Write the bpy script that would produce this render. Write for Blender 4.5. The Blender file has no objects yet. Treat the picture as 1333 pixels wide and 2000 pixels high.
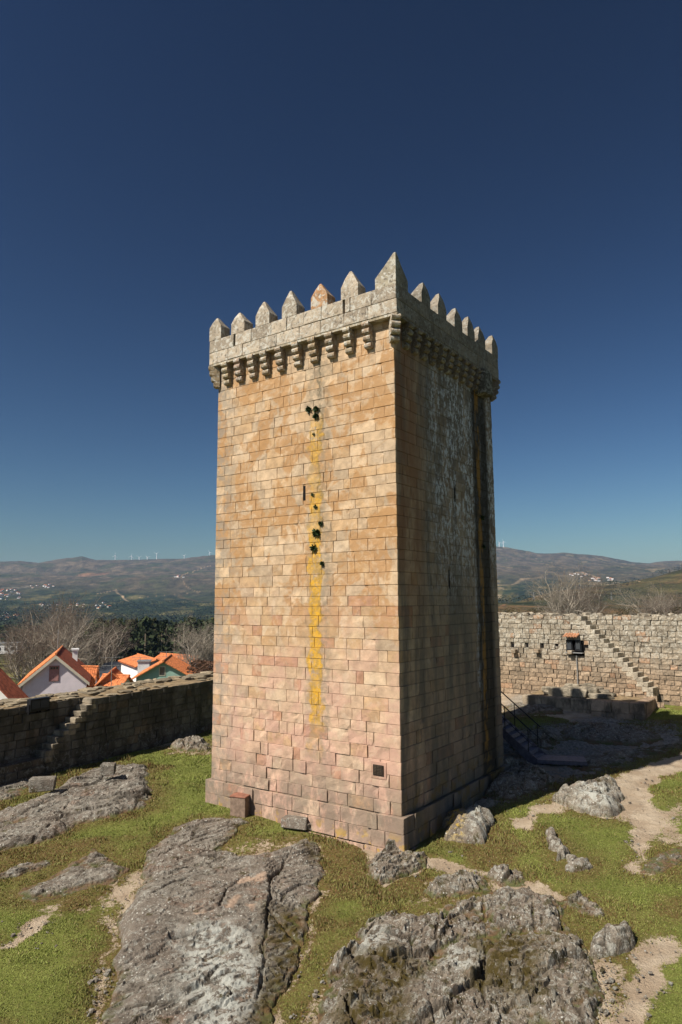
import bpy, math, random
import numpy as np
from mathutils import Vector, Matrix
random.seed(7)
RNG = np.random.default_rng(11)
S = bpy.context.scene
COL = S.collection

# ------------------------------------------------------------------ camera
F, PITCH, ROLL, CAMZ = 1335.0, 0.1315, -0.0058, 5.93
_c, _s = math.cos(PITCH), math.sin(PITCH)
_r0, _u0 = np.array([1., 0, 0]), np.array([0, -_s, _c])
FWD = np.array([0, _c, _s])
RGT = _r0 * math.cos(ROLL) + _u0 * math.sin(ROLL)
UPV = _u0 * math.cos(ROLL) - _r0 * math.sin(ROLL)
cam = bpy.data.objects.new('camera', bpy.data.cameras.new('camera'))
COL.objects.link(cam)
cam.data.sensor_fit = 'VERTICAL'; cam.data.sensor_height = 36.0; cam.data.sensor_width = 24.0
cam.data.lens = F / 2000.0 * 36.0
cam.data.clip_start = 0.1; cam.data.clip_end = 40000
M = Matrix.Identity(4)
for i in range(3):
    M[i][0] = RGT[i]; M[i][1] = UPV[i]; M[i][2] = -FWD[i]
M[2][3] = CAMZ
cam.matrix_world = M
S.camera = cam

# ------------------------------------------------------------------ sky, sun, exposure
GAMMA = 2.0
SUN_DIR = np.array([-0.80, -0.60]) / math.hypot(.80, .60)      # towards the sun, on the ground
SUN_EL = math.radians(47.5)
w = bpy.data.worlds.new('World'); S.world = w; w.use_nodes = True
nt = w.node_tree
for n in list(nt.nodes): nt.nodes.remove(n)
sky = nt.nodes.new('ShaderNodeTexSky'); sky.sky_type = 'NISHITA'; sky.sun_disc = False
sky.sun_elevation = SUN_EL
sky.sun_rotation = math.atan2(SUN_DIR[0], SUN_DIR[1])
sky.altitude = 0; sky.air_density = 1.0; sky.dust_density = 1.0; sky.ozone_density = 4.0
bg = nt.nodes.new('ShaderNodeBackground'); bg.inputs['Strength'].default_value = 0.085
wo = nt.nodes.new('ShaderNodeOutputWorld')
gm = nt.nodes.new('ShaderNodeGamma'); gm.inputs['Gamma'].default_value = GAMMA
pre = nt.nodes.new('ShaderNodeMix'); pre.data_type = 'RGBA'; pre.blend_type = 'MULTIPLY'; pre.inputs[0].default_value = 1; pre.inputs[7].default_value = (.385, .385, .385, 1)
tint = nt.nodes.new('ShaderNodeMix'); tint.data_type = 'RGBA'; tint.blend_type = 'MULTIPLY'; tint.inputs[0].default_value = 1; tint.inputs[7].default_value = (.86, .74, .575, 1)
nt.links.new(sky.outputs[0], pre.inputs[6]); nt.links.new(pre.outputs[2], gm.inputs[0]); nt.links.new(gm.outputs[0], tint.inputs[6]); nt.links.new(tint.outputs[2], bg.inputs[0]); nt.links.new(bg.outputs[0], wo.inputs[0])
sl = bpy.data.lights.new('sun', 'SUN'); sl.energy = 5.0; sl.angle = math.radians(0.53); sl.color = (1.0, 0.93, 0.83)
sun = bpy.data.objects.new('sun', sl); COL.objects.link(sun)
sd = Vector((SUN_DIR[0] * math.cos(SUN_EL), SUN_DIR[1] * math.cos(SUN_EL), math.sin(SUN_EL)))
sun.rotation_euler = sd.to_track_quat('Z', 'Y').to_euler()
sun.location = (-30, -30, 40)
S.view_settings.view_transform = 'Standard'; S.view_settings.look = 'None'
S.view_settings.gamma = 1.0; S.view_settings.exposure = 0.5
S.view_settings.use_curve_mapping = False
S.render.engine = 'CYCLES'
S.cycles.max_bounces = 6; S.cycles.diffuse_bounces = 3; S.cycles.volume_bounces = 1
S.cycles.volume_step_rate = 1.0

# ------------------------------------------------------------------ numeric helpers
def ray(px, py):
    return FWD + RGT * (px - 666.5) / F - UPV * (py - 1000.0) / F
CAMP = np.array([0, 0, CAMZ])
def at_depth(px, py, d):
    r = ray(px, py); return CAMP + r * (d / r[1])
def at_z(px, py, z):
    r = ray(px, py); return CAMP + r * ((z - CAMZ) / r[2])
def project(P):
    q = np.asarray(P, float) - CAMP
    d = q @ FWD
    return 666.5 + F * (q @ RGT) / d, 1000 - F * (q @ UPV) / d, d

def _h(ix, iy, seed):
    n = (ix.astype(np.int64) * 374761393 + iy.astype(np.int64) * 668265263 + seed * 1442695041) & 0xFFFFFFFF
    n = ((n ^ (n >> 13)) * 1274126177) & 0xFFFFFFFF
    n = (n ^ (n >> 16)) & 0xFFFFFFFF
    return n / 4294967295.0
def vnoise(x, y, seed=0):
    x = np.asarray(x, float); y = np.asarray(y, float)
    ix = np.floor(x); iy = np.floor(y); fx = x - ix; fy = y - iy
    fx = fx * fx * fx * (fx * (fx * 6 - 15) + 10); fy = fy * fy * fy * (fy * (fy * 6 - 15) + 10)
    a = _h(ix, iy, seed); b = _h(ix + 1, iy, seed); c = _h(ix, iy + 1, seed); d = _h(ix + 1, iy + 1, seed)
    return (a + (b - a) * fx) * (1 - fy) + (c + (d - c) * fx) * fy
def fbm(x, y, octv=4, seed=0, gain=.5):
    t = 0; a = 1; n = 0
    for o in range(octv):
        t = t + a * (vnoise(x * 2 ** o + o * 17.3, y * 2 ** o - o * 9.1, seed + o) * 2 - 1); n += a; a *= gain
    return t / n
def voro(x, y, seed=0):
    """F1, F2-F1, cell value, cell gradient dot"""
    ix = np.floor(x); iy = np.floor(y)
    f1 = np.full(np.shape(x), 9.0); f2 = np.full(np.shape(x), 9.0); cid = np.zeros(np.shape(x)); tx = np.zeros(np.shape(x))
    for dx in (-1, 0, 1):
        for dy in (-1, 0, 1):
            cx = ix + dx; cy = iy + dy
            px = cx + .15 + .7 * _h(cx, cy, seed); py = cy + .15 + .7 * _h(cx, cy, seed + 5)
            d = np.hypot(x - px, y - py)
            v = _h(cx, cy, seed + 9)
            ga = _h(cx, cy, seed + 13) * 6.283
            g = (x - px) * np.cos(ga) + (y - py) * np.sin(ga)
            near = d < f1
            f2 = np.where(near, f1, np.minimum(f2, d))
            cid = np.where(near, v, cid); tx = np.where(near, g, tx); f1 = np.where(near, d, f1)
    return f1, f2 - f1, cid, tx
def sstep(a, b, x):
    t = np.clip((x - a) / (b - a), 0, 1); return t * t * (3 - 2 * t)
def poly_sd(poly, X, Y):
    """signed distance, positive inside"""
    P = np.asarray(poly, float); n = len(P)
    d2 = np.full(X.shape, 1e18); ins = np.zeros(X.shape, bool)
    for i in range(n):
        a = P[i]; b = P[(i + 1) % n]
        e = b - a; L = max(e @ e, 1e-9)
        t = np.clip(((X - a[0]) * e[0] + (Y - a[1]) * e[1]) / L, 0, 1)
        d2 = np.minimum(d2, (X - a[0] - t * e[0]) ** 2 + (Y - a[1] - t * e[1]) ** 2)
        cond = ((a[1] > Y) != (b[1] > Y))
        with np.errstate(divide='ignore', invalid='ignore'):
            xi = (b[0] - a[0]) * (Y - a[1]) / (b[1] - a[1] + 1e-12) + a[0]
        ins ^= cond & (X < xi)
    return np.where(ins, 1, -1) * np.sqrt(d2)

# ------------------------------------------------------------------ object helpers
def mesh_np(name, V, Fq, mat=None, smooth=False, attrs=None):
    """V (n,3), Fq (m,k) all faces with k corners, or a list of such arrays"""
    V = np.asarray(V, np.float32)
    blocks = Fq if isinstance(Fq, list) else [Fq]
    blocks = [np.asarray(b, np.int32) for b in blocks if len(b)]
    me = bpy.data.meshes.new(name)
    nl = sum(b.size for b in blocks); nf = sum(len(b) for b in blocks)
    me.vertices.add(len(V)); me.vertices.foreach_set('co', V.ravel())
    me.loops.add(nl); me.polygons.add(nf)
    me.loops.foreach_set('vertex_index', np.concatenate([b.ravel() for b in blocks]))
    starts = []; o = 0
    for b in blocks:
        k = b.shape[1]; starts.append(o + np.arange(len(b)) * k); o += b.size
    me.polygons.foreach_set('loop_start', np.concatenate(starts).astype(np.int32))
    me.polygons.foreach_set('use_smooth', np.full(nf, bool(smooth)))
    me.update(calc_edges=True)
    if attrs:
        for k, a in attrs.items():
            a = np.asarray(a, np.float32)
            if a.ndim == 1:
                at = me.attributes.new(k, 'FLOAT', 'POINT'); at.data.foreach_set('value', a)
            else:
                if a.shape[1] == 3: a = np.concatenate([a, np.ones((len(a), 1), np.float32)], 1)
                at = me.attributes.new(k, 'FLOAT_COLOR', 'POINT'); at.data.foreach_set('color', a.ravel())
    if mat: me.materials.append(mat)
    return me
def link(name, data, parent=None, loc=None, rotz=None, scale=None, color=None):
    o = bpy.data.objects.new(name, data); COL.objects.link(o)
    if parent: o.parent = parent
    if loc is not None: o.location = tuple(float(v) for v in loc)
    if rotz is not None: o.rotation_euler = (0, 0, rotz)
    if scale is not None: o.scale = scale
    if color is not None: o.color = (*[float(c) for c in color], 1)
    return o
def tag(o, label=None, cat=None, group=None, kind=None):
    if label: o['label'] = label
    if cat: o['category'] = cat
    if group: o['group'] = group
    if kind: o['kind'] = kind
    return o
def empty(name, loc, rotz=0, **kw):
    o = bpy.data.objects.new(name, None); COL.objects.link(o); o.empty_display_size = .3
    o.location = tuple(float(v) for v in loc); o.rotation_euler = (0, 0, rotz)
    return tag(o, **kw)
def copy_tree(o, parent=None):
    c = o.copy(); COL.objects.link(c)
    if parent: c.parent = parent
    for ch in list(o.children): copy_tree(ch, c)
    return c
class MB:
    """collects boxes, prisms and tubes into one mesh"""
    def __init__(s): s.v = []; s.f = []
    def add(s, vs, fs):
        o = len(s.v); s.v += [tuple(map(float, v)) for v in vs]; s.f += [tuple(i + o for i in f) for f in fs]; return s
    def box(s, x0, x1, y0, y1, z0, z1, j=0):
        vs = [(x, y, z) for z in (z0, z1) for y in (y0, y1) for x in (x0, x1)]
        if j: vs = [tuple(c + random.uniform(-j, j) for c in v) for v in vs]
        return s.add(vs, [(0, 2, 3, 1), (4, 5, 7, 6), (0, 1, 5, 4), (2, 6, 7, 3), (0, 4, 6, 2), (1, 3, 7, 5)])
    def prism(s, prof, axis, a, b):
        """prof: list of 2-d points, extruded along axis 'x','y' or 'z' from a to b"""
        n = len(prof); vs = []
        for t in (a, b):
            for p, q in prof:
                vs.append({'x': (t, p, q), 'y': (p, t, q), 'z': (p, q, t)}[axis])
        return s.add(vs, [tuple(range(n)), tuple(range(2 * n - 1, n - 1, -1))] + [(i, i + n, (i + 1) % n + n, (i + 1) % n) for i in range(n)])
    def tube(s, p0, p1, r0, r1=None, n=6):
        p0 = Vector(p0); p1 = Vector(p1); r1 = r0 if r1 is None else r1
        d = (p1 - p0).normalized(); a = d.orthogonal().normalized(); b = d.cross(a)
        vs = []
        for p, r in ((p0, r0), (p1, r1)):
            for k in range(n):
                t = 2 * math.pi * k / n; vs.append(p + a * (r * math.cos(t)) + b * (r * math.sin(t)))
        return s.add(vs, [tuple(range(n - 1, -1, -1)), tuple(range(n, 2 * n))] + [(k, (k + 1) % n, (k + 1) % n + n, k + n) for k in range(n)])
    def quad(s, *p): return s.add(p, [tuple(range(len(p)))])
    def mesh(s, name, mat, bevel=0, smooth=False):
        me = bpy.data.meshes.new(name); me.from_pydata(s.v, [], s.f)
        if mat: me.materials.append(mat)
        import bmesh
        bm = bmesh.new(); bm.from_mesh(me); bmesh.ops.recalc_face_normals(bm, faces=bm.faces)
        if bevel: bmesh.ops.bevel(bm, geom=list(bm.edges), offset=bevel, segments=1, affect='EDGES', clamp_overlap=True)
        bm.to_mesh(me); bm.free()
        for p in me.polygons: p.use_smooth = smooth
        me.update(); return me
    def build(s, name, mat, parent=None, loc=None, rotz=None, bevel=0, smooth=False):
        return link(name, s.mesh(name, mat, bevel, smooth), parent, loc, rotz)

# ------------------------------------------------------------------ material helpers
class NT:
    def __init__(s, name, rough=.9, spec=.25):
        s.m = bpy.data.materials.new(name); s.m.use_nodes = True; s.t = s.m.node_tree
        s.b = s.t.nodes['Principled BSDF']; s.b.inputs['Roughness'].default_value = rough
        s.b.inputs['Specular IOR Level'].default_value = spec
    def n(s, typ, **kw):
        n = s.t.nodes.new(typ)
        for k, v in kw.items(): setattr(n, k, v)
        return n
    def put(s, sock, v):
        if hasattr(v, 'is_linked') or hasattr(v, 'links'): s.t.links.new(v, sock)
        elif isinstance(v, (tuple, list)) and len(v) == 3 and sock.type == 'RGBA': sock.default_value = (*v, 1)
        else: sock.default_value = v
    def pos(s): return s.n('ShaderNodeNewGeometry').outputs['Position']
    def obj(s): return s.n('ShaderNodeTexCoord').outputs['Object']
    def vmap(s, v, scale=(1, 1, 1), rot=(0, 0, 0), loc=(0, 0, 0)):
        n = s.n('ShaderNodeMapping'); s.put(n.inputs['Vector'], v)
        n.inputs['Scale'].default_value = scale; n.inputs['Rotation'].default_value = rot; n.inputs['Location'].default_value = loc
        return n.outputs[0]
    def noise(s, v, scale, detail=4, rough=.55, dist=0, out='Fac'):
        n = s.n('ShaderNodeTexNoise'); s.put(n.inputs['Vector'], v); n.inputs['Scale'].default_value = scale
        n.inputs['Detail'].default_value = detail; n.inputs['Roughness'].default_value = rough; n.inputs['Distortion'].default_value = dist
        return n.outputs[out]
    def voro(s, v, scale, feature='F1', out='Distance', rnd=1):
        n = s.n('ShaderNodeTexVoronoi', feature=feature); s.put(n.inputs['Vector'], v); n.inputs['Scale'].default_value = scale
        n.inputs['Randomness'].default_value = rnd
        return n.outputs[out]
    def ramp(s, f, lo, hi, a=0., b=1.):
        n = s.n('ShaderNodeMapRange', interpolation_type='SMOOTHSTEP'); s.put(n.inputs[0], f)
        for i, v in zip((1, 2, 3, 4), (lo, hi, a, b)): n.inputs[i].default_value = v
        return n.outputs[0]
    def math(s, op, a, b=0.):
        n = s.n('ShaderNodeMath', operation=op); s.put(n.inputs[0], a); s.put(n.inputs[1], b); return n.outputs[0]
    def mul(s, *a):
        r = a[0]
        for x in a[1:]: r = s.math('MULTIPLY', r, x)
        return r
    def mix(s, f, a, b, blend='MIX'):
        n = s.n('ShaderNodeMix', data_type='RGBA', blend_type=blend)
        s.put(n.inputs[0], f); s.put(n.inputs[6], a); s.put(n.inputs[7], b); return n.outputs[2]
    def attr(s, name, out='Color'):
        n = s.n('ShaderNodeAttribute', attribute_name=name); return n.outputs[out]
    def objcol(s): return s.n('ShaderNodeObjectInfo').outputs['Color']
    def bump(s, h, strength=.5, dist=.02, prev=None):
        n = s.n('ShaderNodeBump'); n.inputs['Strength'].default_value = strength; n.inputs['Distance'].default_value = dist
        s.put(n.inputs['Height'], h)
        if prev is not None: s.put(n.inputs['Normal'], prev)
        return n.outputs[0]
    def out(s, col, normal=None, rough=None):
        s.put(s.b.inputs['Base Color'], col)
        if normal is not None: s.put(s.b.inputs['Normal'], normal)
        if rough is not None: s.put(s.b.inputs['Roughness'], rough)
        return s.m
def simple(name, col, rough=.8, var=.25, scale=6, metal=0, spec=.3):
    m = NT(name, rough, spec); p = m.obj()
    n1 = m.noise(p, scale, 4)
    c = m.mix(m.ramp(n1, .3, .7), tuple(c * (1 - var) for c in col), tuple(min(1, c * (1 + var)) for c in col))
    m.b.inputs['Metallic'].default_value = metal
    return m.out(c, m.bump(m.noise(p, scale * 6, 3), .2, .01))

# ------------------------------------------------------------------ tower frame
TA = 0.613
TC = np.array([1.636, 20.0])                        # near corner of the shaft
TL = np.array([-math.cos(TA), math.sin(TA)])       # along the sunlit face, away from the near corner
TR = np.array([math.sin(TA), math.cos(TA)])        # along the shaded face
W1, W2 = 7.45, 7.42
ZP, ZS, ZM = 14.6, 15.51, 16.5
def tw(u, v, z): q = TC + TL * u + TR * v; return (float(q[0]), float(q[1]), float(z))
def left_face(px, py):                              # pixel -> (u, z) on plane v = 0
    r = ray(px, py); A = np.array([[r[0], -TL[0]], [r[1], -TL[1]]]); t, u = np.linalg.solve(A, TC)
    return u, CAMZ + r[2] * t
def right_face(px, py):
    r = ray(px, py); A = np.array([[r[0], -TR[0]], [r[1], -TR[1]]]); t, v = np.linalg.solve(A, TC)
    return v, CAMZ + r[2] * t

# ------------------------------------------------------------------ ground heights
LW0 = at_depth(0, 1385, 26.3)[:2]; LW1 = at_depth(411, 1325, 36.7)[:2]    # front edge of the left wall
LWD = (LW1 - LW0) / np.linalg.norm(LW1 - LW0)
RW0 = at_depth(980, 1200, 42.8)[:2]; RW1 = at_depth(1333, 1203, 35.5)[:2]
RWD = (RW1 - RW0) / np.linalg.norm(RW1 - RW0)
_cp = [(786, 1659, -.95), (400, 1567, -.75), (460, 1590, -.8), (0, 2000, -1.0), (666, 2000, -1.15), (1333, 2000, -.95), (300, 1750, -1.05),
       (1000, 1800, -1.05), (1333, 1460, -.3), (1333, 1600, -.6), (977, 1405, .12), (1045, 1490, -.32), (1240, 1405, .1), (0, 1640, -1.0)]
_pts = [(*at_z(a, b, z)[:2], z) for a, b, z in _cp]
_pts += [(5.8, 25.8, -.4), (LW0[0], LW0[1], -.85), (LW1[0], LW1[1], -.6), (-2, 46, .1), (RW0[0], RW0[1], .42), (RW1[0], RW1[1], .47),
         (28, 26, .4), (0, 0, -1.3), (-22, 4, -1.2), (26, 4, -1.1), (-2, 32, -.5), (-18, 14, -1.1), (22, 14, -.8)]
_P = np.array(_pts)
def _phi(r2): return np.where(r2 > 1e-9, r2 * np.log(r2 + 1e-12), 0)
_n = len(_P)
_K = _phi(((_P[:, None, :2] - _P[None, :, :2]) ** 2).sum(-1)) + np.eye(_n) * 8.0
_A = np.zeros((_n + 3, _n + 3)); _A[:_n, :_n] = _K; _A[:_n, _n] = 1; _A[:_n, _n + 1:] = _P[:, :2]; _A[_n:, :_n] = _A[:_n, _n:].T
_w = np.linalg.solve(_A, np.r_[_P[:, 2], 0, 0, 0])
def inside_walls(X, Y):
    """distance outside the castle (0 inside)"""
    nl = np.array([-LWD[1], LWD[0]])                 # outward from the left wall
    a = (X - LW0[0]) * nl[0] + (Y - LW0[1]) * nl[1]
    nr = np.array([-RWD[1], RWD[0]]);  nr = nr if nr[1] > 0 else -nr
    b = (X - RW0[0]) * nr[0] + (Y - RW0[1]) * nr[1]
    return np.maximum(np.maximum(a, b) - 1.6, 0)
def G0(X, Y):
    X = np.asarray(X, float); Y = np.asarray(Y, float)
    Xc = np.clip(X, -26, 34); Yc = np.clip(Y, -4, 56)
    z = _w[_n] + _w[_n + 1] * Xc + _w[_n + 2] * Yc
    for i in range(_n): z = z + _w[i] * _phi((Xc - _P[i, 0]) ** 2 + (Yc - _P[i, 1]) ** 2)
    return z
def G(X, Y):
    z = np.clip(G0(X, Y), -1.6, 1.2)
    z = z + .07 * fbm(np.asarray(X) * .55, np.asarray(Y) * .55, 4, 3) + .02 * fbm(np.asarray(X) * 3, np.asarray(Y) * 3, 3, 8)
    d = inside_walls(np.asarray(X, float), np.asarray(Y, float))
    return z - 9 * sstep(0, 16, d)
def g1(x, y): return float(G(np.array([x]), np.array([y]))[0])
def on_ground(px, py):
    r = ray(px, py); z = -.8
    for _ in range(12):
        p = CAMP + r * ((z - CAMZ) / r[2]); z = g1(p[0], p[1])
    return p
def gpoly(pts): return [tuple(on_ground(a, b)[:2]) for a, b in pts]

# ------------------------------------------------------------------ outlines of rock and bare earth (photo pixels, laid on the ground)
ROCKS = [
 # name, outline, height, edge, style, label
 ('rock_outcrop', [(285,1668),(330,1635),(335,1618),(390,1604),(470,1600),(482,1606),(460,1635),(432,1650),(430,1668),(470,1678),(560,1658),(590,1640),(612,1648),(628,1710),(618,1742),(600,1765),(606,1800),(585,1850),(560,1905),(540,1970),(510,2080),(170,2080),(212,1960),(224,1880),(235,1800),(268,1750),(285,1700)], .26, .45, 1, 'broad grey rock slab with pale scars and a long crack in the middle foreground'),
 ('rock_outcrop', [(720,1798),(770,1775),(800,1790),(860,1785),(930,1752),(985,1738),(1060,1745),(1112,1762),(1105,1800),(1150,1852),(1168,1900),(1172,1960),(1150,2080),(585,2080),(632,1960),(640,1905),(665,1868),(700,1825)], .30, .30, 2, 'rough blocky brown and grey outcrop full of cracks at the bottom right'),
 ('rock_outcrop', [(-30,1598),(30,1582),(110,1548),(160,1512),(210,1495),(292,1500),(288,1524),(300,1553),(285,1578),(205,1600),(150,1612),(118,1632),(60,1652),(-30,1672)], .30, .25, 1, 'long dark grey ledge of layered rock with two cut blocks on it at the left'),
 ('rock_outcrop', [(-30,1530),(50,1518),(88,1524),(56,1542),(20,1562),(-30,1570)], .22, .25, 1, 'small grey rock ledge at the left edge beside the shadow of the wall'),
 ('rock_outcrop', [(28,1745),(88,1716),(130,1690),(188,1655),(235,1690),(256,1698),(228,1730),(130,1747),(62,1765),(30,1760)], .16, .30, 1, 'flat streaky grey rock sheet left of the broad slab'),
 ('rock_outcrop', [(-20,1712),(38,1690),(95,1678),(104,1688),(30,1712),(-20,1722)], .18, .15, 1, 'thin sliver of grey rock in the grass at the left edge'),
 ('rock_outcrop', [(722,1690),(740,1668),(770,1660),(790,1665),(838,1672),(838,1692),(800,1712),(742,1725)], .30, .18, 2, 'rubbly rock footing just below the near corner of the tower'),
 ('rock_outcrop', [(828,1740),(862,1722),(905,1708),(948,1714),(956,1744),(900,1748),(846,1752)], .26, .22, 2, 'low grey rock hump between the tower corner and the blocky outcrop'),
 ('rock_outcrop', [(955,1712),(985,1702),(1018,1706),(1022,1724),(975,1730)], .22, .15, 2, 'small reddish rock just right of the low grey hump'),
 ('boulder', [(866,1640),(868,1606),(892,1596),(915,1584),(962,1598),(962,1625),(944,1648),(905,1646)], .42, .14, 3, 'squat boulder with yellow and white lichen at the edge of the tower shadow'),
 ('boulder', [(1072,1562),(1112,1546),(1190,1522),(1208,1545),(1218,1578),(1190,1596),(1130,1582)], .42, .25, 3, 'wedge shaped pale boulder with a dark split side on the sandy path'),
 ('boulder', [(1064,1628),(1078,1624),(1096,1650),(1102,1678),(1086,1682),(1072,1655)], .25, .12, 3, 'narrow mottled stone standing out of the lawn right of the tower'),
 ('boulder', [(1094,1690),(1110,1676),(1150,1680),(1164,1694),(1130,1702),(1102,1700)], .18, .12, 3, 'low speckled stone lying below the narrow mottled stone'),
 ('boulder', [(1150,1850),(1180,1828),(1226,1818),(1232,1840),(1208,1866),(1168,1868)], .30, .18, 3, 'round lichened rock between the blocky outcrop and the dirt path'),
 ('rock_outcrop', [(1100,1762),(1125,1748),(1180,1775),(1178,1792),(1140,1780)], .18, .14, 2, 'strip of reddish broken rock at the upper right of the blocky outcrop'),
 ('rock_outcrop', [(325,1460),(350,1448),(400,1448),(415,1460),(400,1468),(350,1466)], .25, .2, 2, 'small pale outcrop in the lawn between the tower and the left wall'),
 ('rock_outcrop', [(1075,1440),(1110,1420),(1160,1412),(1200,1418),(1290,1430),(1305,1445),(1240,1455),(1150,1452)], .35, .5, 1, 'ridged dark rock in the tower shadow behind the metal walkway'),
 ('rock_outcrop', [(945,1532),(965,1500),(1010,1492),(1060,1508),(1095,1525),(1060,1545),(1000,1562),(950,1568)], .40, .35, 2, 'broken dark rock in shadow at the foot of the shaded tower face'),
 ('rock_outcrop', [(1090,1490),(1180,1470),(1333,1445),(1333,1462),(1240,1485),(1150,1510)], .18, .5, 1, 'flat grey rock sheet in shadow right of the metal walkway'),
 ('rock_outcrop', [(985,1450),(1010,1432),(1060,1428),(1110,1440),(1080,1462),(1020,1470)], .25, .35, 2, 'grey rock hummock in shadow just behind the metal stair'),
 ('rock_outcrop', [(978,1402),(985,1378),(1040,1368),(1095,1372),(1100,1390),(1060,1394)], .30, .6, 1, 'pale sloping rock in the sun behind the stair handrail'),
 ('rock_outcrop', [(1255,1705),(1275,1668),(1333,1655),(1345,1680),(1300,1705)], .12, .2, 1, 'smooth grey rock flush with the sandy path at the right edge'),
]
BARE = [  # outline, softness, strength
 ([(1005,1600),(1080,1560),(1190,1515),(1333,1468),(1360,1500),(1290,1515),(1265,1540),(1310,1600),(1290,1640),(1268,1660),(1262,1705),(1235,1705),(1245,1650),(1225,1600),(1190,1600),(1110,1572),(1060,1590),(1050,1622),(1015,1622)], .35, 1.),
 ([(1260,1595),(1340,1560),(1340,1650),(1290,1650)], .6, .7),
 ([(715,1640),(770,1655),(860,1672),(960,1708),(930,1712),(830,1700),(742,1730),(715,1700)], .25, 1.),
 ([(950,1715),(1050,1725),(1130,1745),(1110,1765),(1000,1745)], .3, .8),
 ([(1120,2080),(1180,1980),(1225,1900),(1240,1840),(1290,1822),(1333,1850),(1333,1868),(1300,1880),(1310,1930),(1270,2000),(1240,2080)], .35, 1.),
 ([(1100,1860),(1180,1850),(1235,1885),(1200,1980),(1150,2080),(1110,2000)], .5, .65),
 ([(-20,1850),(60,1805),(108,1790),(100,1812),(50,1832),(0,1850),(-20,1855)], .15, .95),
 ([(225,1715),(290,1690),(285,1750),(245,1800),(232,1850),(222,1900),(205,1985),(170,2060),(190,1960),(205,1880),(212,1810)], .3, .75),
 ([(40,1780),(220,1735),(240,1770),(150,1795),(60,1810)], .5, .45),
 ([(-20,1560),(30,1500),(110,1475),(210,1455),(200,1470),(130,1490),(60,1512),(0,1560)], .3, .9),
 ([(285,1458),(330,1445),(420,1450),(415,1475),(330,1472)], .3, .5),
 ([(560,1640),(625,1640),(640,1700),(612,1760),(600,1850),(570,1930),(545,2060),(510,2060),(560,1900),(600,1770)], .2, .6),
 ([(860,1605),(1010,1560),(1120,1520),(1333,1445),(1333,1425),(1150,1440),(1100,1420),(980,1430),(945,1470),(900,1580)], .4, .9),
 ([(975,1350),(1060,1348),(1260,1352),(1320,1385),(1210,1420),(1090,1405),(978,1408)], .4, .95),
 ([(640,1880),(670,1860),(650,1960),(600,2060),(560,2060),(620,1950)], .25, .6),
 ([(430,1640),(600,1628),(600,1645),(480,1690),(425,1670)], .3, .4),
 ([(800,1700),(960,1720),(1110,1760),(1000,1740),(860,1785),(780,1780),(840,1740)], .3, .4),
]
for _r in ROCKS: pass
ROCK_W = [gpoly(r[1]) for r in ROCKS]
BARE_W = [(gpoly(p), s, k) for p, s, k in BARE]
GRASSY = gpoly([(978,1400),(1060,1396),(1110,1404),(1110,1420),(1040,1424),(978,1426)]), gpoly([(1150,1425),(1240,1408),(1345,1400),(1345,1440),(1290,1428),(1200,1420)])
def masks(X, Y):
    wx = X + .35 * fbm(X * 1.3, Y * 1.3, 3, 21); wy = Y + .35 * fbm(X * 1.3 + 50, Y * 1.3, 3, 22)
    bare = np.zeros(X.shape)
    for P, s, k in BARE_W:
        Pn = np.array(P)
        sel = (X > Pn[:, 0].min() - 2) & (X < Pn[:, 0].max() + 2) & (Y > Pn[:, 1].min() - 2) & (Y < Pn[:, 1].max() + 2)
        if sel.any(): bare[sel] = np.maximum(bare[sel], k * sstep(-s, s, poly_sd(P, wx[sel], wy[sel])))
    for P in GRASSY: bare = bare * (1 - sstep(-.3, .5, poly_sd(P, wx, wy)))
    bare = np.clip(bare + .35 * fbm(X * 2.2, Y * 2.2, 4, 31) * (bare > .02) * (bare < .98), 0, 1)
    dry = np.zeros(X.shape)
    for P in ROCK_W:
        Pn = np.array(P)
        sel = (X > Pn[:, 0].min() - 2) & (X < Pn[:, 0].max() + 2) & (Y > Pn[:, 1].min() - 2) & (Y < Pn[:, 1].max() + 2)
        if sel.any(): dry[sel] = np.maximum(dry[sel], sstep(-1.1, .0, poly_sd(P, wx[sel], wy[sel])))
    dry = np.clip(dry * .8 + sstep(-.05, .4, fbm(X * .5, Y * .5, 4, 41)) * .9 + .4 * sstep(0, 1, bare), 0, 1)
    return bare, dry

# ------------------------------------------------------------------ ground material and sheet
m = NT('ground_mat', .95, .1); p = m.pos()
n1 = m.noise(p, 1.2, 6, .6); n2 = m.noise(p, 9, 5, .65); n3 = m.noise(p, 45, 3, .6)
grass = m.mix(m.ramp(n1, .35, .65), (.130, .155, .032), (.18, .198, .048))
grass = m.mix(m.ramp(n2, .4, .7, 0, .6), grass, (.15, .135, .045))
dryc = m.mix(m.ramp(n2, .35, .65), (.10, .055, .022), (.16, .11, .045))
dryf = m.mul(m.attr('dry', 'Fac'), m.ramp(n2, .25, .6, .35, 1))
g = m.mix(dryf, grass, dryc)
sand = m.mix(m.ramp(n1, .35, .65), (.36, .275, .19), (.50, .41, .30))
sand = m.mix(m.ramp(n3, .5, .75, 0, .5), sand, (.17, .12, .08))
shr = m.math('ADD', m.attr('bare', 'Fac'), m.math('MULTIPLY', m.math('SUBTRACT', n2, .5), 1.1))
shr = m.math('ADD', shr, m.math('MULTIPLY', m.math('SUBTRACT', n3, .5), .5))
bf = m.ramp(shr, .42, .56)
g = m.mix(bf, g, sand)
rk = m.mix(m.ramp(n2, .35, .65), (.15, .14, .12), (.34, .32, .28))
g = m.mix(m.mul(m.attr('rocky', 'Fac'), m.ramp(n1, .32, .48)), g, rk)
nb = m.bump(m.math('ADD', n3, m.math('MULTIPLY', n2, 1.5)), .9, .05)
GROUND = m.out(g, nb)

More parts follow.
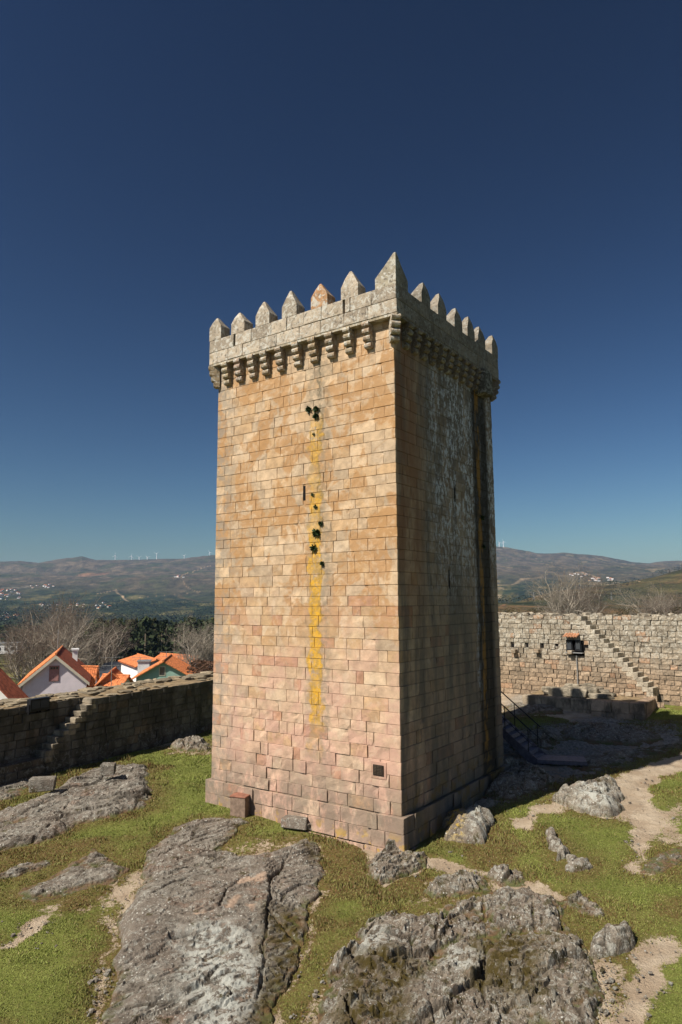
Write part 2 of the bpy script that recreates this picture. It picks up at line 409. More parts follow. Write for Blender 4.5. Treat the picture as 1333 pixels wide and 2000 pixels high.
xs = np.concatenate([np.arange(-40, -16, .4), np.arange(-16, 20, .085), np.arange(20, 46, .4)])
ys = np.concatenate([np.arange(-8, 9, .5), np.arange(9, 27, .085), np.arange(27, 45, .14), np.arange(45, 66, .6)])
X, Y = np.meshgrid(xs, ys)
Z = G(X, Y)
bare, dry = masks(X, Y)
Z = Z - .05 * bare + .03 * fbm(X * 5, Y * 5, 3, 77) * bare
roc = sstep(-.6, .4, poly_sd(gpoly([(860,1610),(1120,1522),(1333,1450),(1333,1410),(1150,1400),(978,1430),(940,1500)]), X, Y)) * .9
roc = np.maximum(roc, .6 * sstep(-.3, .5, poly_sd(gpoly([(978,1402),(985,1375),(1090,1350),(1260,1352),(1300,1380),(1100,1395)]), X, Y)))
Z = Z + roc * (.16 * np.abs(fbm(X * 1.1 + Y * .5, Y * 2.0, 5, 90, .55)) * 2 - .04)
nx, ny = len(xs), len(ys)
idx = np.arange(nx * ny).reshape(ny, nx)
q = np.stack([idx[:-1, :-1].ravel(), idx[:-1, 1:].ravel(), idx[1:, 1:].ravel(), idx[1:, :-1].ravel()], 1)
ground = link('ground', mesh_np('ground', np.stack([X.ravel(), Y.ravel(), Z.ravel()], 1), q, GROUND, True,
              {'bare': bare.ravel(), 'dry': dry.ravel(), 'rocky': roc.ravel()}))
tag(ground, kind='structure')
from math import inf
def zground(x, y):                                 # bilinear in the built sheet
    x = np.asarray(x, float); y = np.asarray(y, float)
    i = np.clip(np.searchsorted(xs, x) - 1, 0, nx - 2); j = np.clip(np.searchsorted(ys, y) - 1, 0, ny - 2)
    fx = (x - xs[i]) / (xs[i + 1] - xs[i]); fy = (y - ys[j]) / (ys[j + 1] - ys[j])
    return (Z[j, i] * (1 - fx) + Z[j, i + 1] * fx) * (1 - fy) + (Z[j + 1, i] * (1 - fx) + Z[j + 1, i + 1] * fx) * fy

# ------------------------------------------------------------------ valley and mountains
PXS_L = [0, 40, 75, 100, 130, 160, 187, 250, 320, 411, 520]
SKY_L = [1098, 1096, 1100, 1096, 1090, 1086, 1094, 1096, 1092, 1088, 1080]
PXS_R = [880, 975, 1010, 1050, 1100, 1150, 1200, 1230, 1262, 1300, 1333, 1420]
SKY_R = [1068, 1070, 1074, 1081, 1078, 1081, 1092, 1098, 1098, 1094, 1092, 1085]
HR_PX = [880, 975, 1060, 1150, 1200, 1270, 1333, 1420]
HR_PY = [1200, 1186, 1158, 1146, 1141, 1128, 1110, 1085]
DD = np.array([45, 80, 150, 300, 600, 1000, 1500, 1900, 2600, 4000, 5200, 6500.])
def zpy(px, py, d): r = ray(px, py); return CAMZ + r[2] * d / r[1]
def valley_z(a, d):
    """a = x/y slope in photo pixels, d = distance along y"""
    px = np.clip(a, -300, 1620)
    sl_ = np.interp(px, PXS_L, SKY_L); sr_ = np.interp(px, PXS_R, SKY_R)
    wgt = sstep(480, 900, px)
    hr = np.interp(px, HR_PX, HR_PY)
    skyp = sl_ * (1 - wgt) + sr_ * wgt
    zz = []
    L = [None, None, None, 1297, 1266, 1237, 1212, 1197, 1172, 1124, None, None]
    R = [None, None, None, 1225, 1200, 1178, 'h', 'h2', 1150, 1112, None, None]
    fixed = [(-7.5, -5.5), (-9, -8), (-14, -11)]
    rz = lambda py, dd: CAMZ + dd * ((_s - _c * (py - 1000 + (px - 666.5) * -ROLL) / F) / (_c + _s * (py - 1000 + (px - 666.5) * -ROLL) / F))
    for k, dk in enumerate(DD):
        if k < 3: l, r = fixed[k][0] + 0 * px, fixed[k][1] + 0 * px
        elif dk == 5200: l = rz(skyp, dk); r = l
        elif dk == 6500: l = rz(skyp + 25, dk); r = l
        else:
            l = rz(L[k] + 0 * px, dk)
            r = rz(hr if R[k] == 'h' else hr + 30 if R[k] == 'h2' else R[k] + 0 * px, dk)
        zz.append(l * (1 - wgt) + r * wgt)
    zz = np.array(zz)
    ld = np.log(np.clip(d, 45, 6500)); lD = np.log(DD)
    k = np.clip(np.searchsorted(lD, ld) - 1, 0, len(DD) - 2)
    t = (ld - lD[k]) / (lD[k + 1] - lD[k]); t = t * t * (3 - 2 * t) * .35 + t * .65
    ii = np.arange(len(px))
    z = zz[k, ii] * (1 - t) + zz[k + 1, ii] * t
    xw = (a - 666.5) / F * d; yw = d
    z = z + np.clip(d / 700, 0, 6) * 4.5 * fbm(xw / 420, yw / 420, 5, 61) * np.clip((d - 120) / 400, 0, 1)
    z = z + 22 * (1 - np.abs(fbm(xw / 700 + 3, yw / 500, 4, 66)) * 2) * sstep(2000, 3200, d) * (1 - sstep(4300, 5200, d)) * .8
    z = z + 3.0 * fbm(xw / 60, yw / 60, 3, 67) * sstep(2500, 5000, d)
    return z
def on_valley(px, py, lo=60, hi=5400):
    """first hit of the pixel ray with the valley surface"""
    r = ray(px, py); sl = r[0] / r[1] * F + 666.5
    d = np.exp(np.linspace(math.log(lo), math.log(hi), 900))
    z = valley_z(np.full(900, sl), d); zr = CAMZ + r[2] / r[1] * d
    h = np.where(zr < z)[0]
    k = h[0] if len(h) else 899
    return np.array([r[0] / r[1] * d[k], d[k], z[k]])
ang = np.concatenate([np.linspace(-2600, -120, 40), np.linspace(-100, 460, 430), np.linspace(475, 930, 60), np.linspace(940, 1420, 380), np.linspace(1440, 3900, 40)])
dst = np.exp(np.linspace(math.log(45), math.log(6500), 420))
A_, D_ = np.meshgrid(ang, dst)
VZ = valley_z(A_.ravel(), D_.ravel()).reshape(A_.shape)
VX = (A_ - 666.5) / F * D_
# land cover
c_for = np.array([.022, .032, .014]); c_br = np.array([.085, .070, .050]); c_fld = np.array([.13, .12, .055]); c_sand = np.array([.36, .27, .18]); c_olive = np.array([.085, .075, .03]); c_heath = np.array([.15, .095, .05])
u_, v_ = VX / 300, D_ / 300
nA = fbm(u_, v_ * 1.3, 5, 71, .6); nB = fbm(VX / 90, D_ / 160, 5, 75, .6); nC = fbm(VX / 25, D_ / 60, 4, 79, .6)
lw = 1 - sstep(560, 860, A_)
far = sstep(2500, 3300, D_ + 500 * nA)
colv = c_for[None, None] * (1 + .6 * nC[..., None]) + 0 * VX[..., None]
def blend(f, c):
    global colv
    f = np.clip(f, 0, 1)[..., None]; colv = colv * (1 - f) + np.asarray(c) * f
blend((1 - far) * sstep(.12, .22, nB) * .8, c_olive)
blend((1 - far) * sstep(.28, .36, nB) * .7, c_fld)
blend(far * (1 - .45 * sstep(.0, .3, nA)), c_br * 1.0)
blend(far * sstep(.08, .25, nB) * .55, c_for * 1.6)
blend(far * sstep(.2, .32, -nB) * .5, np.array([.15, .12, .085]))
rgt = sstep(760, 900, A_)
near_r = rgt * (1 - sstep(1450, 1750, D_)) * sstep(250, 500, D_)
blend(near_r * (.75 + .5 * nA), c_olive)
blend(near_r * sstep(-.25, .15, nA + .3 * nC) * .85, c_heath)
blend(near_r * sstep(.18, .3, -nB) * .7, c_for)
blend(rgt * sstep(.30, .38, nB) * .5 * (D_ > 1800), c_sand * .8)
blend(lw * sstep(1.0, .9, D_ / 420) * (A_ < 75), np.array([.12, .11, .045]) * (1 + .5 * np.sin(D_ / 6 + 3 * nB))[..., None])
blend(lw * (D_ < 400) * (A_ > 75) * .5, c_olive * .7)
def vtrack(pts, wpx, c, k=.9, col=None):
    """a track or clearing laid on the hillside along photo pixels"""
    P = [on_valley(*p, lo=250) for p in pts]
    for a, b in zip(P[:-1], P[1:]):
        wd = wpx * (a[1] + b[1]) / 2 / F
        sel = (np.abs(VX - (a[0] + b[0]) / 2) < abs(a[0] - b[0]) / 2 + 12 * wd) & (np.abs(D_ - (a[1] + b[1]) / 2) < abs(a[1] - b[1]) / 2 + 60 * wd)
        if not sel.any(): continue
        e = b[:2] - a[:2]; L = max(e @ e, 1e-6)
        x = VX[sel]; y = D_[sel]
        t = np.clip(((x - a[0]) * e[0] + (y - a[1]) * e[1]) / L, 0, 1)
        dx = x - a[0] - t * e[0]; dy = (y - a[1] - t * e[1]) / 5.0
        f = k * (1 - sstep(.5, 1.3, np.hypot(dx, dy) / wd)) * (.75 + .5 * nC[sel])
        f = np.clip(f, 0, 1)[:, None]; colv[sel] = colv[sel] * (1 - f) + np.asarray(c) * f
vtrack([(190,1160),(225,1152),(240,1165),(252,1174)], 2.0, c_sand)
vtrack([(345,1128),(380,1115),(411,1106)], 1.2, c_sand)
vtrack([(358,1138),(388,1158)], 1.2, c_sand * .7)
vtrack([(185,1175),(260,1168),(330,1162),(400,1155)], .8, c_sand * .7)
vtrack([(160,1122),(205,1122)], 5, (.24, .13, .08), .8)
vtrack([(200,1128),(215,1128)], 2, c_sand)
vtrack([(350,1165),(400,1175)], 5, c_heath * .8, .6)
vtrack([(10,1186),(60,1176)], 1.4, c_fld * 1.2)
vtrack([(0,1150),(45,1148)], 6, (.22, .2, .17), .6)
vtrack([(998,1142),(1020,1132),(1060,1128)], 4, c_sand * .8, .7)
vtrack([(1115,1120),(1140,1118),(1165,1130)], 3, c_sand, .8)
vtrack([(1190,1142),(1250,1136)], 1.6, c_sand, .8)
vtrack([(1200,1173),(1250,1178)], 1.6, c_sand * .8, .8)
vtrack([(1060,1170),(1110,1172)], 1.2, c_sand * .6, .7)
vtrack([(980,1184),(990,1180)], 3, (.3, .15, .1), .7)
m = NT('hill_mat', .95, .05); p = m.pos()
c = m.attr('cover')
pn = m.vmap(p, (.02, .012, .02)); nn = m.noise(pn, 1, 8, .7); n5 = m.noise(m.vmap(p, (.12, .06, .1)), 1, 5, .7)
c = m.mix(m.ramp(nn, .3, .7), m.mix(1., c, (.5, .52, .52), 'MULTIPLY'), m.mix(1., c, (1.65, 1.55, 1.4), 'MULTIPLY'))
c = m.mix(m.ramp(n5, .45, .6, 0, .55), c, m.mix(1., c, (.45, .5, .45), 'MULTIPLY'))
HILL = m.out(c, m.bump(n5, 1.0, 6))
na, nd = len(ang), len(dst)
idx = np.arange(na * nd).reshape(nd, na)
q = np.stack([idx[:-1, :-1].ravel(), idx[:-1, 1:].ravel(), idx[1:, 1:].ravel(), idx[1:, :-1].ravel()], 1)
hills = link('hills', mesh_np('hills', np.stack([VX.ravel(), D_.ravel(), VZ.ravel()], 1), q, HILL, True, {'cover': colv.reshape(-1, 3)}))
tag(hills, kind='structure')
# plain beyond and behind, out to the horizon
m = NT('plain_mat', .95, .05); p = m.pos()
PLAIN = m.out(m.mix(m.ramp(m.noise(m.vmap(p, (.004, .004, .004)), 1, 6), .35, .65), (.04, .05, .022), (.11, .10, .05)))
th = np.linspace(0, 2 * math.pi, 97)[:-1]; rr = [0, 30, 120, 800, 3000, 9000]
V = [(0, 20, -55)]; Fc = []
for r_ in rr[1:]: V += [(r_ * math.cos(t), 20 + r_ * math.sin(t), -55) for t in th]
tri = [(0, 1 + i, 1 + (i + 1) % 96) for i in range(96)]
qd = [(1 + k * 96 + i, 1 + (k + 1) * 96 + i, 1 + (k + 1) * 96 + (i + 1) % 96, 1 + k * 96 + (i + 1) % 96) for k in range(len(rr) - 2) for i in range(96)]
tag(link('plain', mesh_np('plain', V, [np.array(tri), np.array(qd)], PLAIN)), kind='structure')

# ------------------------------------------------------------------ rock
def rock_mat(name, lichen=.5, moss=.3, warm=0.):
    m = NT(name, .92, .15); p = m.pos()
    big = m.noise(p, .7, 5, .6); mid = m.noise(p, 3.5, 8, .72); fine = m.noise(p, 20, 6, .75); spk = m.noise(p, 6, 8, .8, .6)
    c = m.mix(m.ramp(mid, .32, .68), (.11 + warm * .04, .095 + warm * .02, .075), (.29 + warm * .06, .26 + warm * .03, .215))
    c = m.mix(m.ramp(big, .42, .58, 0, .6), c, (.17, .135, .105))
    c = m.mix(m.ramp(m.noise(p, 1.1, 5, .7), .55, .66, 0, .5), c, (.24, .15, .105))
    c = m.mix(m.ramp(spk, .54 - .10 * (lichen - .5), .58 - .1 * (lichen - .5), 0, .8), c, (.37, .36, .31))
    c = m.mix(m.ramp(m.noise(p, 2.2, 7, .75, .5), .60 - moss * .15, .66 - moss * .1, 0, .85), c, (.06, .05, .018))
    c = m.mix(m.ramp(fine, .54, .64, 0, .75), c, (.045, .038, .03))
    vs = m.voro(p, 9, 'F1'); c = m.mix(m.mul(m.ramp(vs, .20, .13), m.ramp(m.noise(p, 1.6, 3), .48, .56)), c, (.55, .54, .48))
    vs = m.voro(p, 21, 'F1'); c = m.mix(m.mul(m.ramp(vs, .24, .15), m.ramp(m.noise(p, 2.6, 3), .44, .52), .8), c, (.50, .49, .42))
    c = m.mix(m.attr('crack', 'Fac'), c, (.030, .022, .014))
    c = m.mix(m.attr('scar', 'Fac'), c, (.40, .29, .21))
    c = m.mix(m.mul(m.attr('moss', 'Fac'), m.ramp(mid, .42, .56, .25, 1)), c, (.070, .052, .014))
    c = m.mix(m.mul(m.attr('yellow', 'Fac'), m.ramp(spk, .5, .56)), c, (.42, .28, .05))
    c = m.mix(m.mul(m.attr('white', 'Fac'), m.ramp(m.noise(p, 5, 7, .75), .46, .52)), c, (.42, .42, .37))
    c = m.mix(m.mul(m.attr('soil', 'Fac'), m.ramp(mid, .35, .5, .5, 1)), c, m.mix(m.ramp(m.noise(p, 4, 4), .4, .6), (.15, .09, .045), (.09, .10, .03)))
    b = m.bump(m.math('ADD', m.math('MULTIPLY', mid, 2.), fine), .8, .05)
    b = m.bump(m.noise(p, 75, 4, .8), .7, .012, b)
    return m.out(c, b)
ROCK1 = rock_mat('grey_rock', .45, .1); ROCK2 = rock_mat('brown_rock', .7, .5, .5); ROCK3 = rock_mat('lichened_rock', .8, .4, .3)
# long cracks, scars and mossy fields drawn on the outcrops (photo pixels on the ground)
CRACKS = [[(612,1650),(560,1690),(530,1735),(526,1790),(520,1840),(514,1900),(505,1965)],
          [(300,1780),(370,1735),(430,1712),(510,1695)], [(335,1858),(400,1838),(470,1832),(520,1838)],
          [(428,1800),(440,1765),(470,1745)], [(360,1810),(395,1815),(430,1800)], [(250,1890),(290,1875)],
          [(480,1790),(530,1795),(590,1850)], [(945,1760),(948,1830),(950,1900),(945,1990)], [(1045,1755),(1038,1800),(1060,1840)], [(800,1830),(806,1880)], [(860,1790),(850,1850)],
          [(690,1880),(760,1900),(810,1930)], [(1105,1760),(1092,1775),(1100,1820)],
          [(-10,1625),(60,1600),(150,1570),(280,1530)], [(60,1650),(130,1600),(220,1585),(290,1560)], [(120,1605),(135,1580)]]
SCARS = [[(465,1752),(520,1728),(524,1738),(470,1762)], [(430,1800),(455,1778),(465,1780),(450,1800)], [(375,1817),(410,1808),(408,1814),(378,1822)], [(480,1790),(500,1795),(490,1806)], [(140,1512),(165,1505),(165,1516),(148,1520)]]
MOSS = [[(520,1790),(606,1780),(600,1850),(560,1930),(545,2060),(470,2060),(500,1960),(512,1880)], [(570,1660),(606,1655),(610,1690)], [(930,1830),(1050,1830),(1060,1960),(930,1960)], [(700,1870),(830,1890),(800,2060),(640,2060)]]
WHITE = [[(350,1850),(420,1830),(500,1840),(500,1960),(460,2060),(380,2060)], [(680,1840),(740,1835),(760,1870),(690,1880)], [(860,1860),(930,1870),(930,1930),(870,1920)], [(915,1590),(945,1600),(945,1640),(915,1635)], [(1130,1550),(1190,1550),(1195,1590),(1135,1580)]]
YELLOW = [[(868,1600),(912,1600),(905,1645),(868,1640)]]
CRW = [np.array(gpoly(c)) for c in CRACKS]
SCW, MOW, WHW, YEW = [[gpoly(c) for c in L] for L in (SCARS, MOSS, WHITE, YELLOW)]
def line_d(P, X, Y):
    d = np.full(X.shape, 1e9)
    for a, b in zip(P[:-1], P[1:]):
        e = b - a; t = np.clip(((X - a[0]) * e[0] + (Y - a[1]) * e[1]) / (e @ e), 0, 1)
        d = np.minimum(d, np.hypot(X - a[0] - t * e[0], Y - a[1] - t * e[1]))
    return d
def field(polys, X, Y, s=.2):
    f = np.zeros(X.shape)
    for P in polys: f = np.maximum(f, sstep(-s, s, poly_sd(P, X, Y)))
    return f
STR = math.radians(38)                             # strike of the rock layers
for k, (nm, outl, hgt, edge, style, label) in enumerate(ROCKS):
    P = np.array(ROCK_W[k]); x0, y0 = P.min(0) - .3; x1, y1 = P.max(0) + .3
    dist = P[:, 1].mean()
    res = (.030 if k < 2 else .04) * max(1, dist / 20)
    if (x1 - x0) < 2.5: res *= .55
    gx = np.arange(x0, x1, res); gy = np.arange(y0, y1, res); X_, Y_ = np.meshgrid(gx, gy)
    X_ = X_ + res * .3 * (vnoise(X_ * 9, Y_ * 9, 5) - .5); 
    wx = X_ + .22 * fbm(X_ * 1.6, Y_ * 1.6, 4, 100 + k); wy = Y_ + .22 * fbm(X_ * 1.6 + 31, Y_ * 1.6, 4, 120 + k)
    sd_ = poly_sd(P, wx, wy)
    a = X_ * math.cos(STR) + Y_ * math.sin(STR); b_ = -X_ * math.sin(STR) + Y_ * math.cos(STR)
    wa = a + .3 * fbm(a, b_, 3, 9); wb = b_ + .18 * fbm(a * .8, b_ * .8, 3, 10)
    if style == 3:
        H = hgt * (1 - np.clip(1 - sd_ / (np.max(sd_) * 1.0), 0, 1) ** 2.2) ** .6
        H = np.where(sd_ > 0, H, 0)
        f1, e1, c1, t1 = voro(wa * 2.6, wb * 2.6, 200 + k)
        H = H * (.82 + .3 * c1 + .35 * t1) + .035 * fbm(X_ * 7, Y_ * 7, 3, 50)
        crack = (1 - sstep(.02, .09, e1)) * .7; H = H - .05 * crack
    else:
        H = hgt * sstep(-.02, edge * 1.6, sd_) ** .75 * (.55 + .75 * sstep(-.5, .5, fbm(X_ * .45, Y_ * .45, 3, 300 + k)))
        if style == 1:
            f1, e1, c1, t1 = voro(wa * .42, wb * 1.5, 200 + k)
            f2, e2, c2, t2 = voro(wa * 1.3, wb * 4.2, 230 + k)
            H = H * (.75 + (.35 * (c1 - .5) + .5 * t1) * sstep(0, .2, e1)) + (.035 * (c2 - .5) + .06 * t2) * sstep(0, .2, e2) * sstep(0, .15, sd_)
        else:
            f1, e1, c1, t1 = voro(wa * .75, wb * 1.1, 200 + k)
            f2, e2, c2, t2 = voro(wa * 2.2, wb * 3.2, 230 + k)
            f3, e3, c3, t3 = voro(wa * 5.5, wb * 7.5, 260 + k)
            H = H * (.75 + (.9 * (c1 - .5) + .35 * t1) * sstep(0, .10, e1)) + (.09 * (c2 - .5) + .10 * t2) * sstep(0, .15, e2) * sstep(0, .12, sd_) + (.05 * (c3 - .5) + .06 * t3) * sstep(0, .2, e3)
        if k == 0:
            H = H * .85 + .06
            sm = sstep(.0, .8, field([gpoly([(240,1880),(270,1760),(470,1700),(530,1700),(520,1830),(340,1850)])], X_, Y_, .4))
            H = H * (1 - .45 * sm) + sm * .26
            e1 = e1 + sm; e2 = e2 + sm * .5
        crack = np.maximum((1 - sstep(.015, .07, e1)) * .8, (1 - sstep(.01, .06, e2)) * .35) * (sd_ > .05)
        H = H - .06 * (1 - sstep(.0, .08, e1)) - .025 * (1 - sstep(.0, .12, e2))
        H = H + (.030 * fbm(wa * 2.2, wb * 3.4, 5, 51, .6) - .035 * np.abs(fbm(wa * 1.5, wb * 4.0, 4, 57)) * 1.2 + .012 * fbm(X_ * 14, Y_ * 14, 2, 58)) * sstep(0, .1, sd_)
    if style < 3:
        tw2 = .055 if style == 1 else .075
        tt = (H + .10 * fbm(wa * .9, wb * 1.6, 4, 59)) / tw2; fr_ = tt - np.floor(tt)
        Ht = tw2 * (np.floor(tt) + sstep(.38, .62, fr_)) - .10 * fbm(wa * .9, wb * 1.6, 4, 59)
        H = np.where(sd_ > 0, H * .35 + Ht * .65, H)
        H = np.maximum(H, 0) + .010 * fbm(X_ * 18, Y_ * 18, 2, 60)
    for C_ in CRW:
        d = line_d(C_, wx * .35 + X_ * .65, wy * .35 + Y_ * .65) + .05 * vnoise(X_ * 2, Y_ * 2, 77); H = H - .11 * (1 - sstep(.0, .08, d)); crack = np.maximum(crack, 1 - sstep(.02, .05, d))
    H = np.where(sd_ > -.02, H, 0) * sstep(-.12, .06, sd_) + .0
    base = G0(X_, Y_)
    base = G(X_, Y_)
    Zr = base + np.maximum(H, -.2) - .14 * (1 - sstep(-.12, .04, sd_)) + .0
    keep = sd_ > -.16
    ny_, nx_ = X_.shape; ii = np.arange(nx_ * ny_).reshape(ny_, nx_)
    fk = keep[:-1, :-1] & keep[:-1, 1:] & keep[1:, 1:] & keep[1:, :-1]
    q = np.stack([ii[:-1, :-1][fk], ii[:-1, 1:][fk], ii[1:, 1:][fk], ii[1:, :-1][fk]], 1)
    used, inv = np.unique(q, return_inverse=True); q = inv.reshape(q.shape)
    cx, cy = P.mean(0); cz = g1(cx, cy)
    Vr = np.stack([X_.ravel() - cx, Y_.ravel() - cy, Zr.ravel() - cz], 1)[used]
    soil = (1 - sstep(.015, .09, H + .04 * fbm(X_ * 4, Y_ * 4, 3, 63))) * (.9 if style < 3 else .4)
    fl = lambda a_: a_.ravel()[used]
    me = mesh_np(nm, Vr, q, (ROCK1, ROCK2, ROCK3)[style - 1], False,
                 {'crack': fl(crack * .85), 'soil': fl(soil), 'scar': fl(field(SCW, wx, wy, .06)), 'moss': fl(field(MOW, wx, wy, .3)), 'white': fl(field(WHW, wx, wy, .3)), 'yellow': fl(field(YEW, X_, Y_, .2))})
    tag(link(nm, me, None, (cx, cy, cz)), label, 'rock', 'rocks lying around the tower')

# ------------------------------------------------------------------ dressed stone
def stone_templates(n, seed, cols=5, rows=4, rough=.006):
    """pillow-faced blocks: unit face x 0..1, z 0..1, looking to -y"""
    r = np.random.default_rng(seed); T = []
    for k in range(n):
        g = [0, .011, .35, .65, .989, 1][:cols + 1]; h = [0, .022, .5, .978, 1][:rows + 1]
        V = []; 
        for j, z in enumerate(h):
            for i, x in enumerate(g):
                brd = i in (0, len(g) - 1) or j in (0, len(h) - 1)
                y = .022 if brd else -.002 + r.uniform(-rough, rough)
                e_ = i in (1, len(g) - 2) or j in (1, len(h) - 2)
                jx = r.uniform(-.004, .004) if not brd else 0; jz = r.uniform(-.008, .008) if not brd else 0
                xx = x; zz = z
                if brd: xx = min(max(x, .003), .997); zz = min(max(z, .004), .996)
                V.append((xx + jx, y, zz + jz))
        # chipped corner now and then
        V = np.array(V)
        nxx = len(g)
        if r.random() < .4:
            c = r.choice([nxx + 1, 2 * nxx - 2, nxx * (len(h) - 2) + 1, nxx * (len(h) - 1) - 2]); V[c, 1] += r.uniform(.01, .03)
        Fc = [(j * nxx + i, j * nxx + i + 1, (j + 1) * nxx + i + 1, (j + 1) * nxx + i) for j in range(len(h) - 1) for i in range(nxx - 1)]
        T.append((V, np.array(Fc)))
    return T
ST = stone_templates(20, 3); STR_ = stone_templates(16, 5, rough=.013)
BX = []
for k in range(8):
    mb = MB().box(0, 1, 0, 1, 0, 1, .012); me = mb.mesh('quoin', None, bevel=.02)
    V = np.empty(len(me.vertices) * 3); me.vertices.foreach_get('co', V)
    BX.append((V.reshape(-1, 3), [tuple(p.vertices) for p in me.polygons])); bpy.data.meshes.remove(me)
class Masonry:
    """collects blocks; the ones that show largest become parts, the rest one joined part"""
    def __init__(s, parent, origin, ex, ey, mat_obj, mat_mesh, limit=300, name='stone'):
        s.p, s.o, s.ex, s.ey, s.mo, s.mm, s.lim, s.name = parent, np.array(origin, float), np.array(ex), np.array(ey), mat_obj, mat_mesh, limit, name
        s.b = []; s.cache = {}
    def add(s, kind, k, loc, size, rot, col):
        """loc/size in the local frame, rot: 0 = face looks to local -y, 1 = face looks to local -x"""
        s.b.append((kind, k, np.array(loc, float), np.array(size, float), rot, tuple(col)))
    def finish(s):
        rows = []
        for kind, k, loc, size, rot, col in s.b:
            c = s.world(loc)
            px, py, d = project(c); vis = 1 if (-20 < px < 1353 and py < 2010) else .001
            v = c - CAMP; v /= np.linalg.norm(v)
            nrm = -s.ey if rot == 0 else -s.ex
            fc = max(.05, -(v[0] * nrm[0] + v[1] * nrm[1]))
            rows.append(size[0] * size[2] * fc / d ** 2 * vis)
        order = np.argsort(rows)[::-1]
        top = set(order[:s.lim].tolist())
        ang = math.atan2(s.ex[1], s.ex[0])
        VV = []; FQ = []; FO = []; CC = []; o = 0
        for i, (kind, k, loc, size, rot, col) in enumerate(s.b):
            T = {'face': ST, 'rough': STR_, 'box': BX}[kind][k]
            if i in top:
                key = (kind, k)
                if key not in s.cache:
                    if kind == 'box':
                        me = bpy.data.meshes.new(s.name); me.from_pydata(T[0].tolist(), [], T[1]); me.materials.append(s.mo); me.polygons.foreach_set('use_smooth', [False] * len(T[1])); me.update()
                    else: me = mesh_np(s.name, T[0], T[1], s.mo)
                    s.cache[key] = me
                ob = link(s.name, s.cache[key], s.p, loc, None, None, col)
                flip = 1
                if rot == 0: ob.scale = (size[0], size[1], size[2])
                else:
                    ob.rotation_euler = (0, 0, -math.pi / 2); ob.scale = (size[0], size[1], size[2])
            else:
                V = T[0] * size
                if rot: V = np.stack([V[:, 1], -V[:, 0], V[:, 2]], 1)
                V = V + loc
                VV.append(V); CC.append(np.tile(col, (len(V), 1)))
                if kind == 'box': FO += [tuple(a + o for a in f) for f in T[1]]
                else: FQ.append(T[1] + o)
                o += len(V)
        if VV:
            bl = []
            if FQ: bl.append(np.concatenate(FQ))
            for n_ in set(len(f) for f in FO): bl.append(np.array([f for f in FO if len(f) == n_]))
            ob = link('masonry', mesh_np('masonry', np.concatenate(VV), bl, s.mm, False, {'tint': np.concatenate(CC)}), s.p)
            ob['kind'] = 'stuff'
    def world(s, loc):
        xy = s.o[:2] + s.ex * loc[0] + s.ey * loc[1]; return np.array([xy[0], xy[1], s.o[2] + loc[2]])

